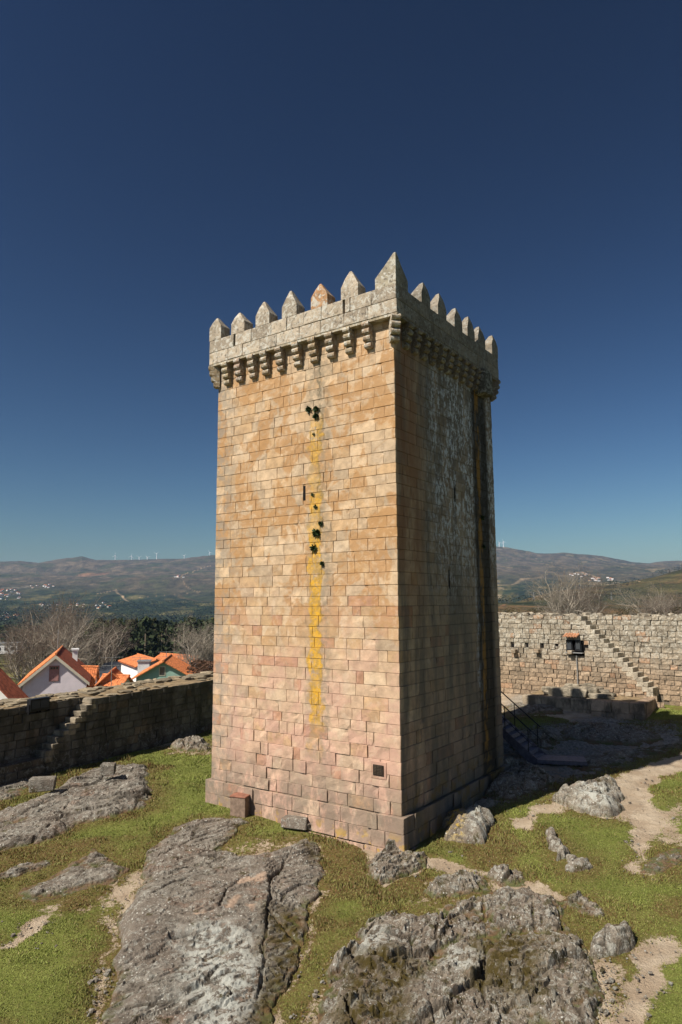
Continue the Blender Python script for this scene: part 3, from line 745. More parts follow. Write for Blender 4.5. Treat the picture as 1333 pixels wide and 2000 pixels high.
def dotp(m, p, v):
    n = m.n('ShaderNodeVectorMath', operation='DOT_PRODUCT'); m.put(n.inputs[0], p); n.inputs[1].default_value = v; return n.outputs['Value']
def tower_mat(name, src):
    m = NT(name, .88, .2); p = m.pos()
    u = m.math('SUBTRACT', dotp(m, p, (TL[0], TL[1], 0)), float(TC @ TL))
    v = m.math('SUBTRACT', dotp(m, p, (TR[0], TR[1], 0)), float(TC @ TR))
    z = dotp(m, p, (0, 0, 1))
    c = m.objcol() if src == 'obj' else m.attr('tint') if src == 'attr' else (.2, .15, .1)
    if src == 'core':
        nn = m.noise(p, 4, 5); c = m.mix(nn, (.26, .19, .13), (.42, .31, .21))
    fine = m.noise(p, 22, 5, .7); mid = m.noise(p, 3.2, 5, .65); big = m.noise(p, .7, 4, .6)
    c = m.mix(m.ramp(mid, .3, .7), m.mix(1., c, (.78, .76, .74), 'MULTIPLY'), m.mix(1., c, (1.14, 1.12, 1.08), 'MULTIPLY'))
    c = m.mix(m.ramp(fine, .56, .72, 0, .45), c, m.mix(1., c, (.55, .5, .45), 'MULTIPLY'))
    # ochre wash over blocks and joints of the sunlit face
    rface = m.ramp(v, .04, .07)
    och = m.mul(m.ramp(m.noise(m.vmap(p, (1, 1, .8)), .85, 5, .62, .6), .49, .545), m.ramp(z, 3.2, 6.5), m.ramp(z, 15.2, 14.0), m.math('SUBTRACT', 1, rface), m.ramp(m.noise(p, 5, 3), .3, .5, .35, 1))
    c = m.mix(m.mul(och, .75), c, (.38, .205, .08))
    c = m.mix(m.mul(m.math('SUBTRACT', 1, rface), m.ramp(z, 8, 2), m.ramp(m.noise(p, 1.3, 4, .6), .45, .6), .45), c, (.52, .30, .235))
    c = m.mix(m.mul(m.math('SUBTRACT', 1, rface), m.ramp(m.noise(p, 2.1, 5, .65, .5), .54, .64), .35), c, (.58, .46, .33))
    # orange lichen streak beneath the plants
    sw = m.math('ADD', u, m.math('MULTIPLY', m.math('SUBTRACT', m.noise(p, 2.2, 4, .6), .5), .9))
    st = m.mul(m.ramp(m.math('ABSOLUTE', m.math('SUBTRACT', sw, 3.0)), .32, .18), m.ramp(z, .9, 2.6), m.ramp(z, 12.2, 11.4), m.ramp(z, 10.5, 7.5, .7, 1), m.math('SUBTRACT', 1, rface))
    grey = m.mul(m.ramp(m.math('ABSOLUTE', m.math('SUBTRACT', sw, 2.9)), .62, .3), m.ramp(z, .3, 1.5), m.math('SUBTRACT', 1, rface), m.ramp(m.noise(p, 6, 4), .35, .6))
    c = m.mix(m.mul(grey, .55), c, (.20, .17, .12))
    seam = m.mul(m.ramp(m.math('ABSOLUTE', m.math('SUBTRACT', sw, 2.80)), .10, .04), m.ramp(z, 1.5, 4), m.ramp(z, 14.5, 13.8), m.math('SUBTRACT', 1, rface), m.ramp(m.noise(p, 4, 4), .35, .55))
    c = m.mix(m.mul(seam, .7), c, (.13, .11, .07))
    c = m.mix(m.mul(st, m.ramp(m.noise(m.vmap(p, (1, 1, .7)), 3.0, 8, .8), .38, .47), m.ramp(m.noise(p, 16, 5, .8), .36, .5, .3, 1), m.ramp(m.noise(m.vmap(p, (0, 0, 1)), .75, 2, .5), .38, .52, .35, 1)), c, m.mix(m.ramp(m.noise(p, 5, 5, .7), .4, .6), (.60, .33, .03), (.40, .24, .05)))
    # weathered grey towards the far left edge and low down
    c = m.mix(m.mul(m.ramp(u, 5.9, 7.4), m.ramp(m.noise(p, 2.6, 5, .7), .42, .58), .7), c, (.24, .215, .175))
    low = m.mul(m.ramp(z, 1.6, -.1), m.ramp(m.noise(m.vmap(p, (1, 1, .5)), 1.6, 6, .7), .37, .52), m.ramp(z, -1.2, -.5, .45, 1))
    c = m.mix(m.mul(low, .75), c, (.19, .155, .115))
    # ---- shaded face: rusty near the corner, black film, white lichen, dark gutter stripe
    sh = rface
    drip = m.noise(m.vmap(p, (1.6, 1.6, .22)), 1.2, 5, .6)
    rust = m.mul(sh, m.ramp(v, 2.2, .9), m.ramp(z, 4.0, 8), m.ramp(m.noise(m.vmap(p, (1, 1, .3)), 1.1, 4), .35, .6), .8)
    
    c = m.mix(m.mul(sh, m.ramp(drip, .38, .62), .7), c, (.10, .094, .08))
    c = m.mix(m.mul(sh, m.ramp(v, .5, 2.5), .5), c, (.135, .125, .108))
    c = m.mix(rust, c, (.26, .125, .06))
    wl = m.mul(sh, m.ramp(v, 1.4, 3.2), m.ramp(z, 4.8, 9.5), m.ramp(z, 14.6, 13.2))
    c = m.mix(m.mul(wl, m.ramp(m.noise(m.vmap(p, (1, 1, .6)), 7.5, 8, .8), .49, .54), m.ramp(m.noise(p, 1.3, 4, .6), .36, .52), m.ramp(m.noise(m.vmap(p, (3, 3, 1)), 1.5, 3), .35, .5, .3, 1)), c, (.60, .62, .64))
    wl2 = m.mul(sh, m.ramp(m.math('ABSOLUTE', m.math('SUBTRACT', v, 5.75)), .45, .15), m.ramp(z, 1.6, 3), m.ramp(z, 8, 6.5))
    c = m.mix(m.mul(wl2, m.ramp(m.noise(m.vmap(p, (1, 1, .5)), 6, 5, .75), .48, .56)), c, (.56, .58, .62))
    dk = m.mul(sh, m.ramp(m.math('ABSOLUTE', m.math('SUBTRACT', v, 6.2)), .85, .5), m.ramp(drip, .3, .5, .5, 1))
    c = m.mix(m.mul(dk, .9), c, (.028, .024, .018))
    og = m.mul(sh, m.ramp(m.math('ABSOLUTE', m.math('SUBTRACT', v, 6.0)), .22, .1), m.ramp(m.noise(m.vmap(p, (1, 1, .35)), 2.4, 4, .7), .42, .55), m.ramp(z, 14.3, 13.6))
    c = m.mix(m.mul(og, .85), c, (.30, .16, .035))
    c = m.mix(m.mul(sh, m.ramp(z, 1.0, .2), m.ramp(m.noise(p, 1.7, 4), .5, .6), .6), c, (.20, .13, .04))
    c = m.mix(m.mul(m.ramp(z, -.3, -.9), m.ramp(m.noise(p, 2.6, 4), .55, .62), .8), c, (.42, .27, .05))
    b = m.bump(m.math('ADD', m.math('MULTIPLY', mid, 1.6), fine), .6, .025)
    b = m.bump(m.noise(p, 70, 3, .7), .35, .006, b)
    return m.out(c, b)
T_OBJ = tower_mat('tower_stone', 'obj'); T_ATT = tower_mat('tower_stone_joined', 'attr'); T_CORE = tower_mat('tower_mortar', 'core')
def parapet_mat(name, src):
    m = NT(name, .9, .2); p = m.pos(); c = m.objcol() if src == 'obj' else m.attr('tint')
    mid = m.noise(p, 3.5, 6, .7); fine = m.noise(p, 20, 5, .7)
    c = m.mix(m.ramp(mid, .3, .7), m.mix(1., c, (.72, .7, .68), 'MULTIPLY'), m.mix(1., c, (1.15, 1.13, 1.1), 'MULTIPLY'))
    c = m.mix(m.ramp(m.noise(p, 5, 5, .75, 1), .50, .58, 0, .85), c, (.52, .50, .43))
    c = m.mix(m.ramp(m.noise(p, 9, 5, .7), .54, .64, 0, .8), c, (.11, .095, .075))
    c = m.mix(m.ramp(fine, .58, .7, 0, .5), c, (.07, .06, .05))
    c = m.mix(m.ramp(m.noise(p, 1.3, 4), .62, .7, 0, .5), c, (.28, .20, .09))
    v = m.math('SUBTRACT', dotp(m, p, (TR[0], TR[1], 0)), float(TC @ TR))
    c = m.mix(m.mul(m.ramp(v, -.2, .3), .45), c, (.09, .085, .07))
    b = m.bump(m.math('ADD', m.math('MULTIPLY', mid, 1.6), fine), .8, .03)
    return m.out(c, b)
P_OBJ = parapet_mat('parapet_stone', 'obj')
IRON = simple('dark_metal', (.02, .02, .022), .5, .3, 10, .6)
OPENING_SHADE = simple('opening_shade', (.006, .005, .005), 1, .1, 3)  # near-black colour standing in for the shade inside openings

tower = empty('stone_tower', tw(0, 0, 0), -TA, label='tall square sunlit castle keep of tan stone with pointed battlements', cat='tower')
# local frame of the tower: +x to the right along the sunlit face direction (-TL), y = TR
EX = -TL; EY = TR
def tl(u, v, z): return (-u, v, z)                  # tower-local point (object rotation TA puts x along -TL)
R_ = random.Random(5)
def tan_col(u, z, face):
    t = min(max((z + .5) / 5.5, 0), 1)
    pink = np.array([.50, .335, .25]); tan = np.array([.50, .37, .24]); och = np.array([.42, .265, .13]); red = np.array([.36, .16, .09]); grey = np.array([.27, .225, .17]); pale = np.array([.54, .43, .30])
    c = pink * (1 - t) + tan * t
    r = R_.random()
    pn = float(fbm(np.array([u * .5]), np.array([z * .4]), 3, 4)[0])
    po = .08 + .35 * max(0, min(1, (z - 3) / 3)) * max(0, .5 + 1.6 * pn)
    if face == 1: po *= .5
    if r < po: c = c * .45 + och * .55
    elif r < po + .08: c = c * .55 + pale * .45
    elif r < po + .17 and z < 6: c = red * .6 + c * .4
    elif r < po + .20: c = grey * .35 + c * .65
    return np.clip(c * R_.uniform(.9, 1.1), 0, 1)
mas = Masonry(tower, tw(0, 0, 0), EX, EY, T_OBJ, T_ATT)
GAPX = .004
slits = [(left_face(595, 963), .10, .48, 0), (right_face(878, 1131), .10, .62, 1), (right_face(889, 966), .12, .5, 1), (left_face(757, 1311), .09, .13, 0), (left_face(432, 1215), .001, .001, 0)]
def courses(z0, z1, lo, hi):
    zs = [z0]
    while zs[-1] < z1 - lo * .6:
        zs.append(zs[-1] + R_.uniform(lo, hi))
    k = (z1 - z0) / (zs[-1] - z0); return [z0 + (a - z0) * k for a in zs]
plaque_u, plaque_z = left_face(741, 1504)
def face_row(face, W, z, h, a, b, off, kind='face', wmul=1.):
    """blocks along one face between a and b, proud by off"""
    x = a
    while x < b - .01:
        wv = R_.choice([.28, .36, .42, .48, .54, .6, .66, .74, .85, 1.0]) * R_.uniform(.9, 1.1) * wmul
        if R_.random() < .06: wv = .26
        if b - (x + wv) < .25: wv = b - x
        # leave slits open
        cut = None
        for (sc, sw_, sh_, sf) in slits:
            if sf == face and sc[1] - sh_ / 2 < z + h * .8 and sc[1] + sh_ / 2 > z + h * .2:
                l, r = sc[0] - sw_ / 2, sc[0] + sw_ / 2
                if l > x + .02 and l < x + wv: cut = (l, r)
                elif x < r and x + wv > l and l <= x + .02: x = r; cut = 'skip'; break
        if cut == 'skip': continue
        if cut: wv = cut[0] - x
        zz, hh = z, h
        hz = R_.uniform(-.012, .012)
        if face == 0: cu = x + wv / 2
        else: cu = x + wv / 2
        col = tan_col(cu, z, face)
        gx_ = R_.choice([0, 0, 0, .012, .03]) if z < 2.4 else (.012 if R_.random() < .08 else 0)
        pr = off + R_.uniform(-.003, .008) * (1 if z > 1.8 else 4 if z > 0 else 6)
        if face == 0: mas.add(kind, R_.randrange(16), tl(x + wv - GAPX / 2, -pr, zz + .004), (wv - GAPX - gx_, 1, hh - .004), 0, col)
        else:
            # the shaded face looks to local +x
            mas.add(kind, R_.randrange(16), (pr, x + GAPX / 2, zz + .004), (wv - GAPX - gx_, 1, hh - .004), 2, col)
        x = cut[1] if cut else x + wv
# extend Masonry with rot 2 (face looks to local +x)
_fin = Masonry.finish
def fin2(s):
    # blocks with rot 2 are turned by +90 degrees: (x, y) -> (-y, x)
    rows = []
    for kind, k, loc, size, rot, col in s.b:
        c = s.world(loc + np.array([0, 0, size[2] / 2])); px, py, d = project(c); vis = 1 if (-25 < px < 1360 and 0 < py < 2030) else .001
        v = c - CAMP; v /= np.linalg.norm(v)
        nrm = -s.ey if rot == 0 else s.ex
        fc = max(.05, -(v[0] * nrm[0] + v[1] * nrm[1]))
        rows.append(size[0] * size[2] * (fc if kind != 'box' else .8) / d ** 2 * vis)
    order = np.argsort(rows)[::-1]; top = set(order[:s.lim].tolist())
    VV = []; FQ = []; FO = []; CC = []; o = 0
    for i, (kind, k, loc, size, rot, col) in enumerate(s.b):
        T = {'face': ST, 'rough': STR_, 'box': BX}[kind][k % len({'face': ST, 'rough': STR_, 'box': BX}[kind])]
        if i in top:
            key = (kind, k)
            if key not in s.cache:
                if kind == 'box':
                    me = bpy.data.meshes.new(s.name); me.from_pydata(T[0].tolist(), [], T[1]); me.materials.append(s.mo); me.polygons.foreach_set('use_smooth', [False] * len(T[1])); me.update()
                else: me = mesh_np(s.name, T[0], T[1], s.mo)
                s.cache[key] = me
            ob = link(s.name, s.cache[key], s.p, loc, math.pi / 2 if rot == 2 else 0, tuple(float(a) for a in size), col)
        else:
            V = T[0] * size
            if rot == 2: V = np.stack([-V[:, 1], V[:, 0], V[:, 2]], 1)
            V = V + loc
            VV.append(V); CC.append(np.tile(col, (len(V), 1)))
            if kind == 'box': FO += [tuple(a + o for a in f) for f in T[1]]
            else: FQ.append(T[1] + o)
            o += len(V)
    if VV:
        bl = []
        if FQ: bl.append(np.concatenate(FQ))
        for n_ in sorted(set(len(f) for f in FO)): bl.append(np.array([f for f in FO if len(f) == n_]))
        ob = link('masonry', mesh_np('masonry', np.concatenate(VV), bl, s.mm, False, {'tint': np.concatenate(CC)}), s.p)
        ob['kind'] = 'stuff'
Masonry.finish = fin2
def quoin(u0, v0, z, h, du, dv, col):               # box covering u0..u0+du, v0..v0+dv
    mas.add('box', R_.randrange(8), (-(u0 + du), v0, z + .005), (du, dv, h - .009), 0, col)
zs = courses(0, 14.62, .29, .385)
for k, (z, z2) in enumerate(zip(zs[:-1], zs[1:])):
    h = z2 - z
    a, b = ((.75, .38) if k % 2 else (.38, .75)); a *= R_.uniform(.85, 1.15); b *= R_.uniform(.85, 1.15)
    pj = .012
    quoin(-pj, -pj, z, h, a + pj - GAPX / 2, b + pj - GAPX / 2, tan_col(0, z, 0))
    a2, b2 = ((.38, .6) if k % 2 else (.7, .35)); quoin(W1 - a2, -pj, z, h, a2 + pj, b2, tan_col(W1, z, 0))
    b3, a3 = ((.38, .6) if k % 2 else (.7, .35)); quoin(-pj, W2 - b3, z, h, a3, b3 + pj, tan_col(W2, z, 1))
    low = z < 2.2
    face_row(0, W1, z, h, a, W1 - a2, 0, 'rough' if low else 'face')
    face_row(1, W2, z, h, b, W2 - b3, 0, 'rough' if low else 'face')
# plinth, two or three courses down into the ground
PJ = .15
pz = [-1.75, -1.32, -.88, -.43, 0]
for k, (z, z2) in enumerate(zip(pz[:-1], pz[1:])):
    h = z2 - z; pj = PJ + (.06 if k < 2 else 0)
    a, b = (.7, .45) if k % 2 else (.45, .7)
    quoin(-pj, -pj, z, h, a + pj, b + pj, tan_col(0, z, 0) * .9)
    quoin(W1 - a, -pj, z, h, a + pj, b + pj, tan_col(0, z, 0) * .9)
    quoin(-pj, W2 - b, z, h, a + pj, b + pj, tan_col(0, z, 0) * .8)
    face_row(0, W1, z, h, a, W1 - a, pj, 'rough', 1.25); face_row(1, W2, z, h, b, W2 - b, pj, 'rough', 1.25)
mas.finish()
# core: four walls of mortar behind the blocks, and dark sheets painting the shade inside the slits
mb = MB().box(-W1 + .016, -.016, .016, W2 - .016, -1.8, 14.9)
mb.box(-W1 - PJ + .05, PJ - .05, -PJ + .05, W2 + PJ - .05, -1.79, -.035)
mb.build('mortar_core', T_CORE, tower)
for (sc, sw_, sh_, sf) in slits[:4]:
    mb = MB()
    if sf == 0: mb.box(-sc[0] - sw_ / 2, -sc[0] + sw_ / 2, .008, .0155, sc[1] - sh_ / 2, sc[1] + sh_ / 2)
    else: mb.box(-.0155, -.008, sc[0] - sw_ / 2, sc[0] + sw_ / 2, sc[1] - sh_ / 2, sc[1] + sh_ / 2)
    mb.build('slit_window_shade', OPENING_SHADE, tower)
# roof terrace
MB().box(-W1 + .1, -.1, .1, W2 - .1, 14.9, 15.0).build('terrace', P_OBJ, tower).color = (.3, .27, .22, 1)
# plaque in its pale frame
fr = MB().box(-plaque_u - .26, -plaque_u + .26, -.035, .0, plaque_z - .24, plaque_z + .24).build('plaque_frame', T_OBJ, tower, bevel=.01); fr.color = (.42, .27, .19, 1)
BRZ = simple('bronze_plate', (.06, .045, .035), .45, .3, 12, .7)
MB().box(-plaque_u - .18, -plaque_u + .18, -.055, -.034, plaque_z - .15, plaque_z + .15).build('plaque', BRZ, tower, bevel=.006)
mb = MB()
for i in range(6): 
    for j in range(3): mb.box(-plaque_u - .13 + .09 * j, -plaque_u - .13 + .09 * j + R_.uniform(.04, .075), -.0565, -.0545, plaque_z + .105 - i * .042, plaque_z + .117 - i * .042)
mb.build('plaque_relief', simple('worn_bronze', (.16, .12, .08), .5, .2, 12, .7), tower)

# ---- corbels: four stepped rolls each
OV = .27
def corbel_mesh(name, wd=.26, depth=.36, steps=4, hh=.21):
    mb = MB()
    for s_ in range(steps):
        d = depth * (1, .90, .74, .52)[s_]; z1 = -s_ * hh; z0 = z1 - hh * .97; r = hh * .5
        prof = [(.02, z0), (-(d - r * .9), z0)]
        for a_ in range(0, 7):
            t = -math.pi / 2 + math.pi * a_ / 6; prof.append((-(d - r * .9) - r * .9 * math.cos(t), (z0 + z1) / 2 + r * .97 * math.sin(t)))
        prof += [(.02, z1)]
        mb.prism(prof, 'x', -wd / 2, wd / 2)
    return mb.mesh(name, P_OBJ)
CB = [corbel_mesh('corbel', R_.uniform(.25, .29), OV + .045) for _ in range(4)]
cb_px = [445, 469, 495, 520, 549, 582, 614, 647, 682, 719]
ccol = lambda: np.array([.33, .27, .19]) * R_.uniform(.8, 1.2) * np.array([1, R_.uniform(.9, 1), R_.uniform(.8, 1)])
cb_py = [705, 700, 693, 685, 677, 668, 660, 650, 641, 633]
for px, py in zip(cb_px, cb_py):
    u, z = left_face(px + 4, py)
    link('corbel', CB[R_.randrange(4)], tower, tl(u, 0, ZP - .01), 0, None, ccol())
nR = 11
for i in range(nR):
    v = .62 + i * (W2 - 1.6) / (nR - 1)
    link('corbel', CB[R_.randrange(4)], tower, (0, v, ZP - .01), math.pi / 2, None, ccol())
for (x, y, rz) in ((.0, .0, math.pi / 4), (-W1, 0, -math.pi / 4), (0, W2, 3 * math.pi / 4)):
    link('corbel', CB[0], tower, (x, y, ZP - .01), rz, (1.1, 1.25, 1.), ccol())
# latrine box under the parapet at the far end of the shaded face
lb = MB().box(.0, .42, W2 - 1.5, W2 - .75, ZP - .95, ZP - .02).build('projecting_box', P_OBJ, tower, bevel=.03); lb.color = (.10, .09, .07, 1)
# ---- parapet blocks
PT = .48
pcol = lambda: np.array([.40, .34, .26]) * R_.uniform(.7, 1.2)
pm = {}
def pbox(name, x0, x1, y0, y1, z0, z1, col=None):
    k = R_.randrange(6)
    if k not in pm:
        mb = MB().box(0, 1, 0, 1, 0, 1, .012); pm[k] = mb.mesh(name, P_OBJ, bevel=.025)
    ob = link(name, pm[k], tower, (x0, y0, z0), 0, (x1 - x0, y1 - y0, z1 - z0), pcol() if col is None else col); return ob
zc = [ZP, ZP + .44, ZS]
slx = [left_face(566, 628)[0], left_face(681, 592)[0], left_face(625, 608)[0] + 99, left_face(468, 660)[0]]
for j in range(2):
    z0, z1 = zc[j] + .010, zc[j + 1]
    x = -OV
    while x < W1 + OV - .01:
        wv = R_.uniform(.65, 1.05)
        if x + wv > W1 + OV - .35: wv = W1 + OV - x
        if j == 1:
            for s_ in slx:
                if x + .12 < s_ - .04 < x + wv: wv = s_ - .04 - x; break
        nxt = x + wv
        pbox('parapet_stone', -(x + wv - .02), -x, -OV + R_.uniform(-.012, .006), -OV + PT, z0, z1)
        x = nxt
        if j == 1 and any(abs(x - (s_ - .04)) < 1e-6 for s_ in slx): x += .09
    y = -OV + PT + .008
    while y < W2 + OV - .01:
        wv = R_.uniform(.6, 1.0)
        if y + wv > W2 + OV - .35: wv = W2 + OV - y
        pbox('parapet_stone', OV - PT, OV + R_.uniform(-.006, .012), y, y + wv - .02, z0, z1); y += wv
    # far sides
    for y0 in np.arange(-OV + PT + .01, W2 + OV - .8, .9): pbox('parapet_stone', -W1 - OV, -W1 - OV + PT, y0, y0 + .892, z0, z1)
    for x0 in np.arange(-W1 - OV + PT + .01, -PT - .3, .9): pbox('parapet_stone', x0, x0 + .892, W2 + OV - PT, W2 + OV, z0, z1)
pbox('drip_ledge', -W1 - OV + .004, OV - .004, -OV + .006, -OV + .3, ZP - .075, ZP, (.36, .31, .22)); pbox('drip_ledge', OV - .3, OV - .005, -OV + .305, W2 + OV - .006, ZP - .075, ZP, (.3, .26, .2))
# ---- merlons
def merlon(cu, cv, wd, hb, ht, face, corner=None, col=None, depth=.46):
    """wd wide along the wall, hb straight part, ht total; apex over the outer edge third"""
    mb = MB(); j = lambda: R_.uniform(-.015, .015)
    if corner is None:
        x0, x1 = -wd / 2, wd / 2; y0, y1 = -OV, -OV + depth
        ax, ay = j(), -OV + depth * .32
        b = [(x0, y0, 0), (x1, y0, 0), (x1, y1, 0), (x0, y1, 0)]
        t = [(x0 + j() * .5, y0 + .0, hb), (x1 + j() * .5, y0, hb), (x1 + j(), y1, hb), (x0 + j(), y1, hb)]
        m1 = [(x0 * .52 + j(), y0 + .02, hb + (ht - hb) * .55), (x1 * .52 + j(), y0 + .02, hb + (ht - hb) * .55), (x1 * .45, y1 - depth * .25, hb + (ht - hb) * .52), (x0 * .45, y1 - depth * .25, hb + (ht - hb) * .52)]
        a = [(ax - .035, ay - .06, ht), (ax + .035, ay - .06, ht), (ax + .03, ay + .07, ht - .01), (ax - .03, ay + .07, ht - .01)]
    else:
        # square block whose apex stands over the outer corner
        sx, sy = corner; s_ = wd
        ox, oy = 0, 0
        q = lambda a_, b_: (-sx * a_, -sy * b_)    # a_,b_ measured inwards from the outer corner
        b = [(*q(0, 0), 0), (*q(s_, 0), 0), (*q(s_, s_), 0), (*q(0, s_), 0)]
        t = [(*q(0, 0), hb), (*q(s_, 0), hb), (*q(s_, s_), hb), (*q(0, s_), hb)]
        mh = hb + (ht - hb) * .55
        m1 = [(*q(.0, .0), mh), (*q(s_ * .5, .01), mh), (*q(s_ * .5, s_ * .5), mh), (*q(.01, s_ * .5), mh)]
        a = [(*q(.0, .0), ht), (*q(.07, .0), ht), (*q(.07, .07), ht - .03), (*q(.0, .07), ht)]
    V = b + t + m1 + a
    Fc = [(0, 3, 2, 1), (12, 13, 14, 15)] + [(k * 4 + i, k * 4 + (i + 1) % 4, k * 4 + 4 + (i + 1) % 4, k * 4 + 4 + i) for k in range(3) for i in range(4)]
    me = MB().add(V, Fc).mesh('merlon', P_OBJ)
    if corner is None:
        loc = tl(cu, 0, ZS + .003) if face == 0 else (0, cv, ZS + .003)
        ob = link('merlon', me, tower, loc, 0 if face == 0 else math.pi / 2)
    else: ob = link('merlon', me, tower, (cu, cv, ZS + .003), 0)
    ob.color = (*[float(x) for x in (pcol() if col is None else col)], 1)
    return ob
for px, py, ht in ((475, 640, .78), (523, 622, .88), (575, 605, .95), (633, 590, .84), (692, 570, .92)):
    u, z = left_face(px, py); merlon(u, 0, R_.uniform(.62, .68), .40, ht, 0, col=(.42, .24, .12) if px == 633 else None)
for px, py, ht in ((818, 580, .80), (850, 600, .86), (882, 622, .80), (907, 640, .86), (928, 655, .80)):
    v, z = right_face(px, py); merlon(0, v, R_.uniform(.60, .66), .34, ht, 1)
merlon(OV, -OV, .74, .34, 1.0, 0, corner=(1, -1), col=(.36, .32, .24))
merlon(W1 + OV - .30, 0, .60, .50, .86, 0); merlon(0, W2 + OV - .30, .60, .42, .86, 1); ob = merlon(W1 + OV - .30, 0, .60, .5, .84, 0); ob.location = (-W1 - OV + .30, W2, ZS + .003); ob.rotation_euler = (0, 0, math.pi)
for v in (1.4, 2.6, 3.8, 5.0, 6.1):                  # far sides
    ob = merlon(0, v, .62, .36, .84, 1); ob.location = (-W1, v, ZS + .003); ob.rotation_euler = (0, 0, -math.pi / 2)
for u in (1.4, 2.7, 4., 5.3, 6.4):
    ob = merlon(u, 0, .62, .36, .84, 0); ob.location = (-u, W2, ZS + .003); ob.rotation_euler = (0, 0, math.pi)

# ------------------------------------------------------------------ curtain walls
def wall_mat(name, src, tone):
    m = NT(name, .9, .2); p = m.pos(); c = m.objcol() if src == 'obj' else m.attr('tint') if src == 'attr' else (.16, .13, .1)
    mid = m.noise(p, 2.2, 6, .7); fine = m.noise(p, 14, 5, .7); z = dotp(m, p, (0, 0, 1))
    c = m.mix(m.ramp(mid, .3, .7), m.mix(1., c, (.7, .68, .66), 'MULTIPLY'), m.mix(1., c, (1.18, 1.15, 1.12), 'MULTIPLY'))
    if tone == 'right':
        c = m.mix(m.mul(m.ramp(z, 1.8, 3.6), m.ramp(m.noise(p, 4, 5, .75, 1), .46, .60), .8), c, (.50, .47, .39))
        c = m.mix(m.mul(m.ramp(m.noise(p, .8, 4, .6), .52, .62), m.ramp(fine, .35, .6), .6), c, (.15, .125, .09))
        c = m.mix(m.ramp(m.noise(p, 9, 4, .7), .52, .64, 0, .75), c, (.13, .11, .08))
    else:
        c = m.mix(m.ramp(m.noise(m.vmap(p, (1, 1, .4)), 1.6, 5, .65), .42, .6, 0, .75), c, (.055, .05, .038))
        c = m.mix(m.mul(m.ramp(z, .7, -.4), m.ramp(m.noise(p, 5, 5, .75, 1), .52, .60), .7), c, (.26, .26, .24))
    b = m.bump(m.math('ADD', m.math('MULTIPLY', mid, 1.8), fine), .9, .04)
    return m.out(c, b)
WR_O, WR_A, WR_C = wall_mat('warm_wall_stone', 'obj', 'right'), wall_mat('warm_wall_stone_joined', 'attr', 'right'), wall_mat('warm_wall_core', 'core', 'right')
WL_O, WL_A, WL_C = wall_mat('dark_wall_stone', 'obj', 'left'), wall_mat('dark_wall_stone_joined', 'attr', 'left'), wall_mat('dark_wall_core', 'core', 'left')
EARTH = simple('walltop_earth', (.22, .16, .09), .95, .35, 5)
# ---- right wall: local x from left to right along the face, -y towards the courtyard
RW_T = 6.93 - 1.73
RL0 = RW0 - RWD * 13.5; rang = math.atan2(RWD[1], RWD[0])
ztop_r = float(at_depth(980, 1200, 42.8)[2]); ztop_r2 = float(at_depth(1333, 1203, 35.5)[2]); RTOP = (ztop_r + ztop_r2) / 2
LEN_R = 13.5 + np.linalg.norm(RW1 - RW0) + 6
rwall = empty('castle_wall', (*RL0, 0), rang, label='sunlit pale curtain wall with a long flight of steps, right of the tower', cat='wall')
RN = np.array([-RWD[1], RWD[0]])
def rw_local(px, py):                               # pixel -> (s, z) on the face of the right wall
    r = ray(px, py); A = np.array([[r[0], -RWD[0]], [r[1], -RWD[1]]]); t, s_ = np.linalg.solve(A, RL0); return s_, CAMZ + r[2] * t
mas = Masonry(rwall, (*RL0, 0), RWD, RN, WR_O, WR_A)
holes = [(rw_local(a, b), .22, .2) for a, b in ((1002,1260),(1030,1260),(1060,1261),(1088,1258),(1146,1261))]
fl0 = rw_local(1109, 1279); fl1 = rw_local(1141, 1248)
sA = rw_local(1128, 1203); sB = rw_local(1277, 1352); NS = 16; SETB = .75
dxs = (sB[0] - sA[0]) / NS; dzs = (sA[1] - sB[1]) / NS
def stair_x(z): return sA[0] + max(0., (sA[1] - z)) / dzs * dxs
zs = courses(-.4, RTOP, .25, .33)
for k, (z, z2) in enumerate(zip(zs[:-1], zs[1:])):
    x = R_.uniform(-.3, 0); h = z2 - z
    while x < LEN_R:
        wv = R_.uniform(.28, .66)
        mid_ = x + wv / 2
        skip = False
        for (hc, hw, hh_) in holes:
            if z < hc[1] < z2 and x < hc[0] + .1 and x + wv > hc[0] - .1:
                if hc[0] - .11 > x + .1: wv = hc[0] - .11 - x
                else: x = hc[0] + .11; skip = True
        if fl0[1] < z + h / 2 < fl1[1] and fl0[0] < x + wv and x < fl1[0]:
            if x < fl0[0] - .1: wv = fl0[0] - x
            else: x = fl1[0]; skip = True
        if skip: continue
        t = min(max((z - 1.4) / 2, 0), 1)
        c = np.array([.36, .27, .185]) * (1 - t) + np.array([.34, .295, .225]) * t
        if R_.random() < .06: c = np.array([.38, .25, .16])
        c = c * R_.uniform(.75, 1.15)
        top = z2 > RTOP - .05
        yb = 0
        sx_ = stair_x(z2 - .04)
        if x > sx_ - .12: yb = SETB
        elif x + wv > sx_: wv = sx_ - x
        hj = h + (R_.uniform(-.12, .06) if top else 0)
        mas.add('rough', R_.randrange(16), (x, yb - R_.uniform(0, .05), z + .006 + R_.uniform(-.008, .008)), (wv - R_.choice([.015, .02, .04]), 1.3, hj - .016), 0, c)
        x += wv
mas.finish()
mb = MB().box(0, LEN_R, SETB + .06, SETB + 1.4, -.6, RTOP - .06)
for i in range(NS + 1):
    z1 = RTOP - .061 if i == 0 else sA[1] - (i - 1) * dzs - .10; z0 = sA[1] - i * dzs - .10 if i < NS else -.6
    if z1 > z0: mb.box(0, sA[0] + i * dxs - .03, .06, SETB + .059, z0, z1)
mb.build('wall_core', WR_C, rwall)
